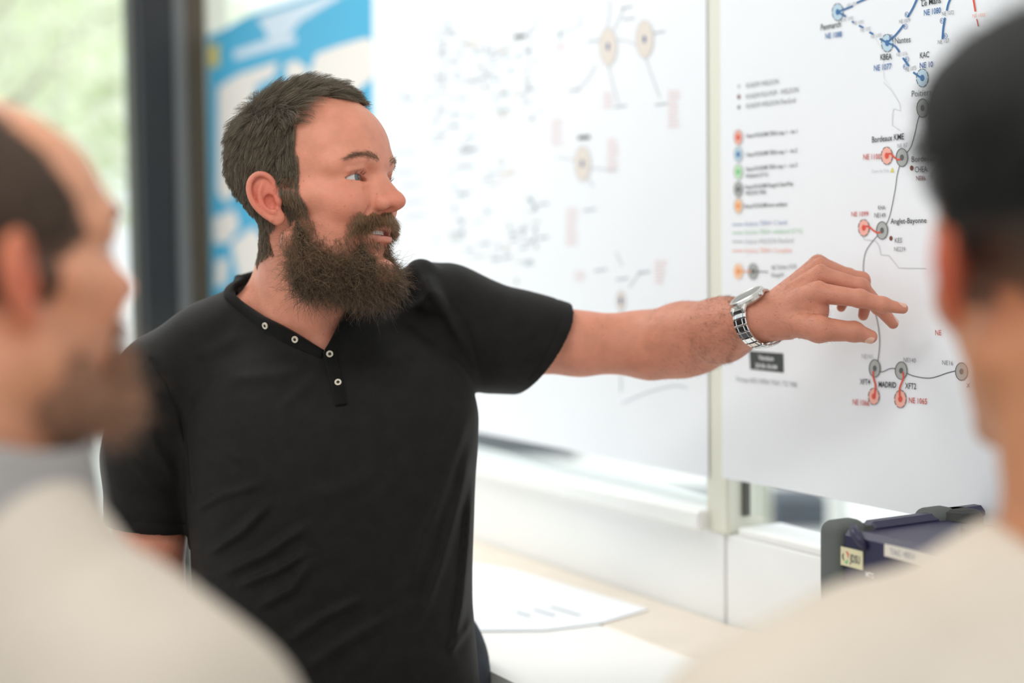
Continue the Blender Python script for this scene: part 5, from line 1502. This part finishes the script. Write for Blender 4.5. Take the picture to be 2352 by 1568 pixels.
# ---------------------------------------------------------------- steel wristwatch
M['steel'] = mat('steel', (0.72, 0.72, 0.72, 1), 0.16, metal=1.0, bump=0.03, bscale=900)
M['steel_satin'] = mat('satin_steel', (0.66, 0.65, 0.62, 1), 0.34, metal=1.0)
M['dial'] = mat('dial', srgb(206, 204, 196), 0.3, coat=0.8)
wa = ARM_R[6] - ARM_R[5]; wa = wa / np.linalg.norm(wa)
wcn = cpt(1748, 735, 1.706)
upv = np.array([0, 1.0, 0]); upv = upv - wa * (upv @ wa); upv /= np.linalg.norm(upv)
sv = np.cross(wa, upv); sv *= -1 if sv[2] > 0 else 1                # towards the camera
RW, RT = .0322, .0335
def loop(th): return wcn + upv * (RW * math.cos(th)) + sv * (RT * math.sin(th))
def loopn(th):
    n = upv * math.cos(th) / RW + sv * math.sin(th) / RT; return n / np.linalg.norm(n)
TH0 = math.radians(31)
watch = empty('wristwatch', cw(wcn), 'steel bracelet wristwatch with a pale dial on the outstretched arm', 'watch')
def W3(p): return cw(np.asarray(p))
def WD(v): return np.asarray(v, float) @ np.stack([RR, UU, DD])
for sgn in (1, -1):
    for k in range(10):
        th = TH0 + sgn * math.radians(50 + k * 14.2)
        if sgn < 0 and k > 9: break
        n3 = loopn(th); tg = np.cross(wa, n3); p = loop(th)
        wdt = .0222 - .0005 * k; L = RW * math.radians(14.2) * .94
        mb = MB()
        for (a0, a1, hgt) in ((-.5, -.27, .0026), (-.25, .25, .0031), (.27, .5, .0026)):
            o = p + wa * (a0 * wdt) - tg * (L / 2) - n3 * .0012
            mb.box(W3(o), WD(wa * ((a1 - a0) * wdt)), WD(tg * L), WD(n3 * hgt), .0006)
        mb.build('link', M['steel'], watch)
cn = loopn(TH0); ccp = loop(TH0) - cn * .0015; ct = np.cross(wa, cn)
mb = MB(); mb.lathe(W3(ccp), WD(cn), [(.0195, -.0045), (.0222, -.002), (.0228, .002), (.0218, .0046), (.0198, .0056), (.0190, .0050)], 40); mb.build('case', M['steel_satin'], watch, smooth=False)
for sg in (1, -1):
    for ls in (1, -1):
        o = ccp + ct * (sg * .0155) + wa * (ls * .0095) - wa * .003 - cn * .0022
        mb = MB(); mb.box(W3(o), WD(wa * .006), WD(ct * (sg * .0105) - cn * .0068), WD(cn * .0058), .0015); mb.build('lug', M['steel_satin'], watch)
    o = ccp + ct * (sg * .0165) - wa * .0085 - cn * .0026
    mb = MB(); mb.box(W3(o), WD(wa * .017), WD(ct * (sg * .0090) - cn * .0058), WD(cn * .0042), .001); mb.build('end_link', M['steel'], watch)
mb = MB(); mb.lathe(W3(ccp + cn * .0046), WD(cn), [(.0192, 0), (.0190, .0004)], 40); dl = mb.build('dial', M['dial'], watch)
for a, L, w2 in ((40, .0085, .0009), (250, .0125, .0007)):
    dv = wa * math.cos(math.radians(a)) + ct * math.sin(math.radians(a)); pv = np.cross(dv, cn)
    mb = MB(); mb.box(W3(ccp + cn * .0052 - pv * w2 / 2), WD(dv * L), WD(pv * w2), WD(cn * .0003)); mb.build('watch_hand', M['steel'], dl)
mb = MB(); mb.lathe(W3(ccp + wa * .0222 + cn * .001), WD(wa), [(.0026, 0), (.0029, .0006), (.0029, .0028), (.0022, .0034)], 16); mb.build('crown', M['steel'], watch)
# ---------------------------------------------------------------- the two men in the foreground, seen from behind
def lower_body(parent, xy, yaw, hip, cloth, shoe, trunk_top=None):
    """trousers and shoes down to the floor (world space); yaw is the way the person faces"""
    fw = np.array([math.sin(yaw), math.cos(yaw), 0]); sd = np.array([fw[1], -fw[0], 0]); o = np.array([xy[0], xy[1], 0.0])
    J = lambda s, f, z: o + sd * s + fw * f + UP * z
    def tr(p):
        d = cap(p, J(-.075, 0, hip), J(.075, 0, hip), .125, .125)
        for s in (-1, 1):
            d = smin(d, chain(p, [J(.085 * s, 0, hip - .06), J(.095 * s, .02, hip * .53), J(.10 * s, -.01, .07)], [.105, .075, .062], .03), .03)
        return smax(d, p[:, 2] - f32(hip + .1), .01)
    lo = o + np.array([-.35, -.35, 0]); hi = o + np.array([.35, .35, hip + .14])
    co, q = surface_nets(tr, axis(((lo[0], hi[0], .012),)), axis(((lo[1], hi[1], .012),)), axis(((0.0, hi[2], .014),)), 1)
    link('trousers', raw_mesh('trousers', co, q), cloth, parent)
    for s in (-1, 1):
        def sh(p):
            Bm = np.stack([sd, fw, UP]).astype(f32); r = (p - J(.10 * s, .05, .0).astype(f32)) @ Bm.T
            d = smin(ell(r, (0, .03, .035), (.048, .12, .045)), ell(r, (0, -.05, .05), (.042, .065, .058)), .03)
            return smax(d, -r[:, 2] + f32(.001), .006)
        c = J(.10 * s, .05, 0)
        co, q = surface_nets(sh, axis(((c[0] - .2, c[0] + .2, .009),)), axis(((c[1] - .2, c[1] + .2, .009),)), axis(((-.01, .13, .009),)), 1)
        link('shoe', raw_mesh('shoe', co, q), shoe, parent)
M['denim'] = mat('dark_denim', (0.02, 0.026, 0.04, 1), 0.85, noise=0.2, nscale=60)
M['chino'] = mat('beige_chino', (0.24, 0.19, 0.13, 1), 0.85, noise=0.1, nscale=60)
M['shoe'] = mat('dark_shoe', (0.02, 0.016, 0.013, 1), 0.5)
lower_body(man, CP, math.radians(165), 0.93, M['denim'], M['shoe'])

def tint_scalp_ears(mask, col, ear=1.0):
    def fn(Q, t):
        m = np.clip(mask(Q), 0, 1)[:, None]; t = t * (1 - m) + m * np.asarray(col, np.float32)
        e = np.exp(-np.maximum(near_ear(Q), 0) / 2.5)[:, None]  # reddens the ears; on the right man, backlight shining through is painted in
        return t * (1 - e * (1 - np.array([1.0, ear, ear * .9], np.float32)))
    return fn
def foreground_man(label, H, skin, skin_col, shirt_name, shirt_mat, shoulder_chain, shoulder_rad, rows, Z0, neck, arm, arm_r, sleeve_to, base, yaw, hip, box, coll=None, collar_mat=None, stubble_ear_tint=None):
    root = empty('person', (base[0], base[1], 0), label, 'person')
    trunk = make_trunk(np.array(rows, float), Z0, 2.4)
    def torso(p, off):
        d = trunk(p, off)
        for sh in shoulder_chain:
            d = smin(d, chain(p, sh, [r + off for r in shoulder_rad], .03), .04)
        return d
    def limbs(p, off=0.0, n=None):
        d = None
        for a in arm:
            e = chain(p, a if n is None else a[:n], [r + off for r in (arm_r if n is None else arm_r[:n])], .02)
            d = e if d is None else np.minimum(d, e)
        return d
    def hands(p):
        d = None
        for a in arm:
            e = relaxed_hand(p, a); d = e if d is None else np.minimum(d, e)
        return d
    def body(p):
        d = smin(torso(p, -.010), limbs(p), .03)
        d = smin(d, cap(p, neck[0], neck[1], neck[2], neck[3]), .03)
        d = smin(d, hands(p), .012)
        e = part(p, H.c, .21, lambda q: head_sdf(H.to(q), False) * f32(.001))
        return smin(d, e, .02)
    (x0, x1), (y0, y1), (z0, z1) = box
    hx = H.c
    co, q = surface_nets(body, axis(((x0, hx[0] - .13, .009), (hx[0] - .13, hx[0] + .13, .0032), (hx[0] + .13, x1, .009))), axis(((y0, hx[1] - .15, .009), (hx[1] - .15, hx[1] + .16, .0032))), axis(((z0, hx[2] - .15, .009), (hx[2] - .15, hx[2] + .15, .0035), (hx[2] + .15, max(z1, hx[2] + .2), .009))), 2)
    me = cam_mesh('body', co, q); t = skin_tint(H.to(co), skin_col); t[vlen(co - H.c.astype(f32)) > .2] = np.array(skin_col); 
    if stubble_ear_tint is not None: t = stubble_ear_tint(H.to(co), t)
    set_colors(me, t)
    link('body', me, skin, root)
    rr = np.random.default_rng(3)
    def shirt_fn(p):
        d = torso(p, .006)
        d = smin(d, limbs(p, .011, sleeve_to), .035)
        w = (np.sin(p[:, 0] * 38 + p[:, 1] * 21) * np.sin(p[:, 1] * 33 - p[:, 2] * 17)).astype(f32)
        d = d - f32(.0022) * w
        d = smax(d, -cap(p, neck[0] + (neck[0] - neck[1]) * .5, neck[1] + (neck[1] - neck[0]) * -.02, neck[2] + .008, neck[3] + .002), .014)
        return d
    co2, q2 = surface_nets(shirt_fn, axis(((x0, x1, .0065),)), axis(((y0 + .12, hx[1] + .05, .0065),)), axis(((z0, z1, .007),)), 2)
    sh = link('shirt', cam_mesh('shirt', co2, q2), shirt_mat, root)
    if coll:
        ctr, n = np.asarray(coll[0], f32), np.asarray(coll[1], float); n = (n / np.linalg.norm(n)).astype(f32)
        def cf(p):
            q = p - ctr; h = q @ n; rho = vlen(q - h[:, None] * n)
            return smax(np.abs(rho - (f32(.084) - f32(.50) * h)) * f32(.87) - f32(.0032), np.abs(h - f32(.004)) - f32(.026), .004)
        lo = ctr - .14; hi = ctr + .14
        co3, q3 = surface_nets(cf, axis(((lo[0], hi[0], .0032),)), axis(((lo[1], hi[1], .0032),)), axis(((lo[2], hi[2], .0032),)), 1)
        link('collar', cam_mesh('collar', co3, q3), collar_mat, sh)
    eyeballs(H, root, (0, 1, 0))
    lower_body(root, base, yaw, hip, M['chino'] if 'cream' in label else M['denim'], M['shoe'])
    return root, co[vlen(co - H.c.astype(f32)) < .2]

def simple_hair(H, root, HV, mask, n, length, height, matn, capm, seed, cap_thick, cap_edge):
    r = np.random.default_rng(seed)
    def cf(p):
        Q = H.to(p); d = scalp(Q) - cap_thick(Q)
        for e in cap_edge(Q): d = smax(d, e.astype(f32), 4)
        d = smax(d, -(near_ear(Q) - 3), 2)
        return (d * f32(.001)).astype(f32)
    c = H.c
    co, q = surface_nets(cf, axis(((c[0] - .14, c[0] + .14, .005),)), axis(((c[1] - .13, c[1] + .17, .005),)), axis(((c[2] - .14, c[2] + .14, .005),)), 1)
    hp = link('hair', cam_mesh('hair', co, q), capm, root)
    R = head_roots(H, HV, mask, n, r)
    S = strands(H, R.astype(f32), None, dirC, length(R).astype(f32) * r.uniform(.7, 1.2, n), height(R).astype(f32) * r.uniform(.5, 1.4, n), 6, face_shell, r, 1.0, max(50, n // 20), .5)
    hair_object('hair_strands', put(H, S.astype(f32)), np.linspace(1, .4, 6)[None] * r.uniform(.00014, .00024, (n, 1)), matn, hp, np.clip(r.beta(1.2, 4, n), 0, 1))
    return hp

# --- left foreground man
def maskL(Q):
    X, Y, Z = Q.T
    m = ((Y < np.interp(Z, [5, 12, 20, 45, 70, 90], [22, 35, 50, 38, 22, 5])) & (Z > np.where(Y > -8, -22, np.where(Y > -28, -16, np.maximum(-20 + (Y + 28) * 1.3, -55)))) & (Z < 96)) & (near_ear(Q) > 2)
    return m.astype(float)
def maskR(Q):
    X, Y, Z = Q.T
    m = (Y < 62) & ((Y < 28) | (Z > 82)) & (Z > np.where(Y > -8, -22, np.where(Y > -28, -12, np.maximum(-16 + (Y + 28) * 1.3, -72)))) & (near_ear(Q) > 2)
    return m * (.25 + .75 * ssf(Z, -20, 45))

SK[:] = [(0, -3, 43), (74, 90, 69), (0, 42, 42), (54, 45, 38)]
HL = Head(cpt(-78, 632, 0.89), 140, 6, 0, 1.0)
M['linen'] = mat('oatmeal_linen', srgb(188, 177, 164), 0.9, noise=0.10, nscale=9, bump=0.2, bscale=500)
M['collar_grey'] = mat('grey_collar', srgb(150, 146, 144), 0.9, noise=0.12, nscale=14)
neckL = (cpt(-70, 800, .89), cpt(-110, 1150, .90), .056, .060)
shL = [[cpt(-110, 1150, .89), cpt(60, 1330, .865), cpt(250, 1548, .81), cpt(365, 1715, .775)], [cpt(-160, 1150, .91), cpt(-330, 1230, .96), cpt(-560, 1360, 1.02), cpt(-640, 1420, 1.03)]]
rowsL = [(1150, -330, 110, .90, .06), (1360, -520, 240, .89, .09), (1570, -620, 400, .88, .11), (1750, -600, 440, .88, .125), (2100, -560, 420, .88, .125), (2600, -540, 400, .88, .13), (2900, -540, 400, .88, .13)]
armsL = [[cpt(400, 1720, .775), cpt(470, 2000, .76), cpt(480, 2500, .75), cpt(560, 2900, .86), cpt(600, 3050, .90)], [cpt(-640, 1430, 1.03), cpt(-690, 1900, 1.05), cpt(-660, 2350, 1.05), cpt(-500, 2750, 1.12), cpt(-450, 2860, 1.14)]]
left_man, HVL = foreground_man('man in a pale linen shirt with a short brown beard, seen from behind at left', HL, M['skin'], (0.64, 0.29, 0.165), 'shirt', M['linen'], shL, [.046, .046, .054, .060], rowsL, .88, neckL, armsL, [.058, .050, .044, .038, .030], 3,
    tuple(cw(cpt(-110, 1150, .89))[:2]), math.radians(40), .90, ((-.66, .02), (-.75, .16), (.60, 1.32)),
    (cpt(-84, 1040, .893), (.34, .93, -.10)), M['collar_grey'], tint_scalp_ears(lambda Q: maskL(Q) * .9, (.06, .034, .02), .8))
M['hair_l'] = hair_mat('short_brown_hair', (0.05, 0.026, 0.014, 1), (0.16, 0.09, 0.05, 1))
M['cap_l'] = mat('hair_root_chestnut', (0.05, 0.028, 0.016, 1), 0.8, noise=0.3, nscale=150)
simple_hair(HL, left_man, HVL, maskL, 9000, lambda R: 6 + 0 * R[:, 0], lambda R: 2.5 + 0 * R[:, 0], M['hair_l'], M['cap_l'], 31, lambda Q: f32(1.6), lambda Q: (Q[:, 1] + 3 - np.interp(Q[:, 2], [5, 12, 20, 45, 70, 90], [22, 35, 50, 38, 22, 5]), np.where(Q[:, 1] > -8, -14, np.where(Q[:, 1] > -28, -8, np.maximum(-6 + (Q[:, 1] + 28) * 1.2, -34))) - Q[:, 2], Q[:, 2] - 93))
def beardL(p): 
    Q = HL.to(p); Q[:, 0] = np.abs(Q[:, 0])
    d = smin(ell(Q, (46, 26, -70), (14, 30, 30)), ell(Q, (0, 84, -90), (34, 28, 26)), 10)
    d = smin(d, cap(Q, (42, 40, -78), (16, 78, -92), 17, 20), 8)
    d = smin(d, cap(Q, (27, 82, -44), (30, 80, -70), 6, 9), 8)
    d = smin(d, cap(Q, (0, 95, -40), (26, 84, -44), 6, 6), 6)
    d = smin(d, cap(Q, (0, 100, -36), (22, 92, -44), 8, 7), 6)
    d = smin(d, ell(Q, (0, 92, -66), (24, 20, 16)), 8)
    d = smax(d, -ell(Q, (0, 98, -52), (18, 14, 4)), 4)
    return d * f32(.001) + f32(.003)
c = HL.c
co, q = surface_nets(beardL, axis(((c[0] - .1, c[0] + .16, .004),)), axis(((c[1] - .15, c[1] + .02, .004),)), axis(((c[2] - .13, c[2] + .13, .004),)), 1)
M['cap_b'] = mat('beard_core_chestnut', (0.33, 0.165, 0.10, 1), 0.9, noise=0.3, nscale=200)
bl = link('beard', cam_mesh('beard', co, q), M['cap_b'], left_man)
QB = HL.to(co); NBl = normals_of(lambda s: beardL((HL.out(s)).astype(f32)) * 1000, QB)
pl_, rl_ = curly(QB, NBl, 6000, np.random.default_rng(4), (5, 10), flowB, .7)
M['beard_l'] = hair_mat('chestnut_beard', (0.27, 0.135, 0.08, 1), (0.5, 0.29, 0.18, 1))
hair_object('beard_strands', put(HL, pl_.astype(f32)), np.tile(np.linspace(.00018, .00008, 12), (len(pl_), 1)), M['beard_l'], bl, np.random.default_rng(1).beta(1.3, 3, len(pl_)))
for s in (1, -1):
    qq = brow_strands(HL, s, 260, br); o = hair_object('eyebrow', put(HL, qq.astype(f32)), np.tile(np.linspace(.00018, .00007, 5), (len(qq), 1)), M['hair_l'], left_man, np.full(len(qq), .2)); del o['kind']

# --- right foreground man
SK[:] = [(0, -2, 48), (75, 97, 80), (0, 44, 48), (56, 50, 46)]
HR = Head(cpt(2468, 618, 0.85), 184, 0, 0, 1.0)
M['cream'] = mat('cream_cotton', srgb(206, 195, 180), 0.9, noise=0.04, nscale=9, bump=0.15, bscale=500)
neckR = (cpt(2490, 800, .85), cpt(2560, 1220, .86), .056, .062)
shR = [[cpt(2540, 1260, .87), cpt(2300, 1435, .865), cpt(2020, 1592, .845), cpt(1800, 1730, .83)], [cpt(2590, 1260, .87), cpt(2800, 1330, .90), cpt(3050, 1420, .95), cpt(3250, 1540, .97)]]
rowsR = [(1230, 2420, 2700, .87, .06), (1390, 2200, 2950, .87, .085), (1550, 1980, 3150, .87, .105), (1750, 1880, 3220, .87, .125), (2100, 1920, 3180, .87, .125), (2600, 1950, 3150, .87, .13), (2900, 1940, 3160, .87, .13)]
armsR = [[cpt(1800, 1735, .83), cpt(1740, 2050, .83), cpt(1720, 2500, .83), cpt(1800, 2900, .96), cpt(1830, 3020, .99)], [cpt(3250, 1550, .97), cpt(3350, 1900, .99), cpt(3380, 2400, .99), cpt(3250, 2800, 1.08), cpt(3220, 2900, 1.1)]]
right_man, HVR = foreground_man('dark haired man in a cream shirt, seen from behind at right', HR, M['skin_tan'], (0.50, 0.215, 0.105), 'shirt', M['cream'], shR, [.046, .046, .054, .060], rowsR, .87, neckR, armsR, [.058, .050, .044, .038, .030], 3,
    tuple(cw(cpt(2560, 1250, .87))[:2]), math.radians(-20), .90, ((.06, .72), (-.75, .18), (.62, 1.22)), stubble_ear_tint=tint_scalp_ears(lambda Q: np.where(maskR(Q) > 0, .25 + .7 * ssf(Q[:, 2], -70, 25), 0), (.014, .012, .009), .62))
M['hair_r'] = hair_mat('black_hair', (0.006, 0.006, 0.005, 1), (0.035, 0.033, 0.026, 1))
M['cap_r'] = mat('hair_root_black', (0.007, 0.007, 0.006, 1), 0.8, noise=0.3, nscale=150)
simple_hair(HR, right_man, HVR, maskR, 16000, lambda R: 3 + 27 * ssf(R[:, 2], 15, 80), lambda R: 1.2 + 34 * ssf(R[:, 2], 35, 125), M['hair_r'], M['cap_r'], 41, lambda Q: (0.5 + 32 * ssf(Q[:, 2], 38, 126)).astype(f32), lambda Q: (Q[:, 1] - np.where(Q[:, 2] > 80, 60, 24), 26 - Q[:, 2]))
for s in (1, -1):
    qq = brow_strands(HR, s, 260, br); o = hair_object('eyebrow', put(HR, qq.astype(f32)), np.tile(np.linspace(.00018, .00007, 5), (len(qq), 1)), M['hair_r'], right_man, np.full(len(qq), .1)); del o['kind']
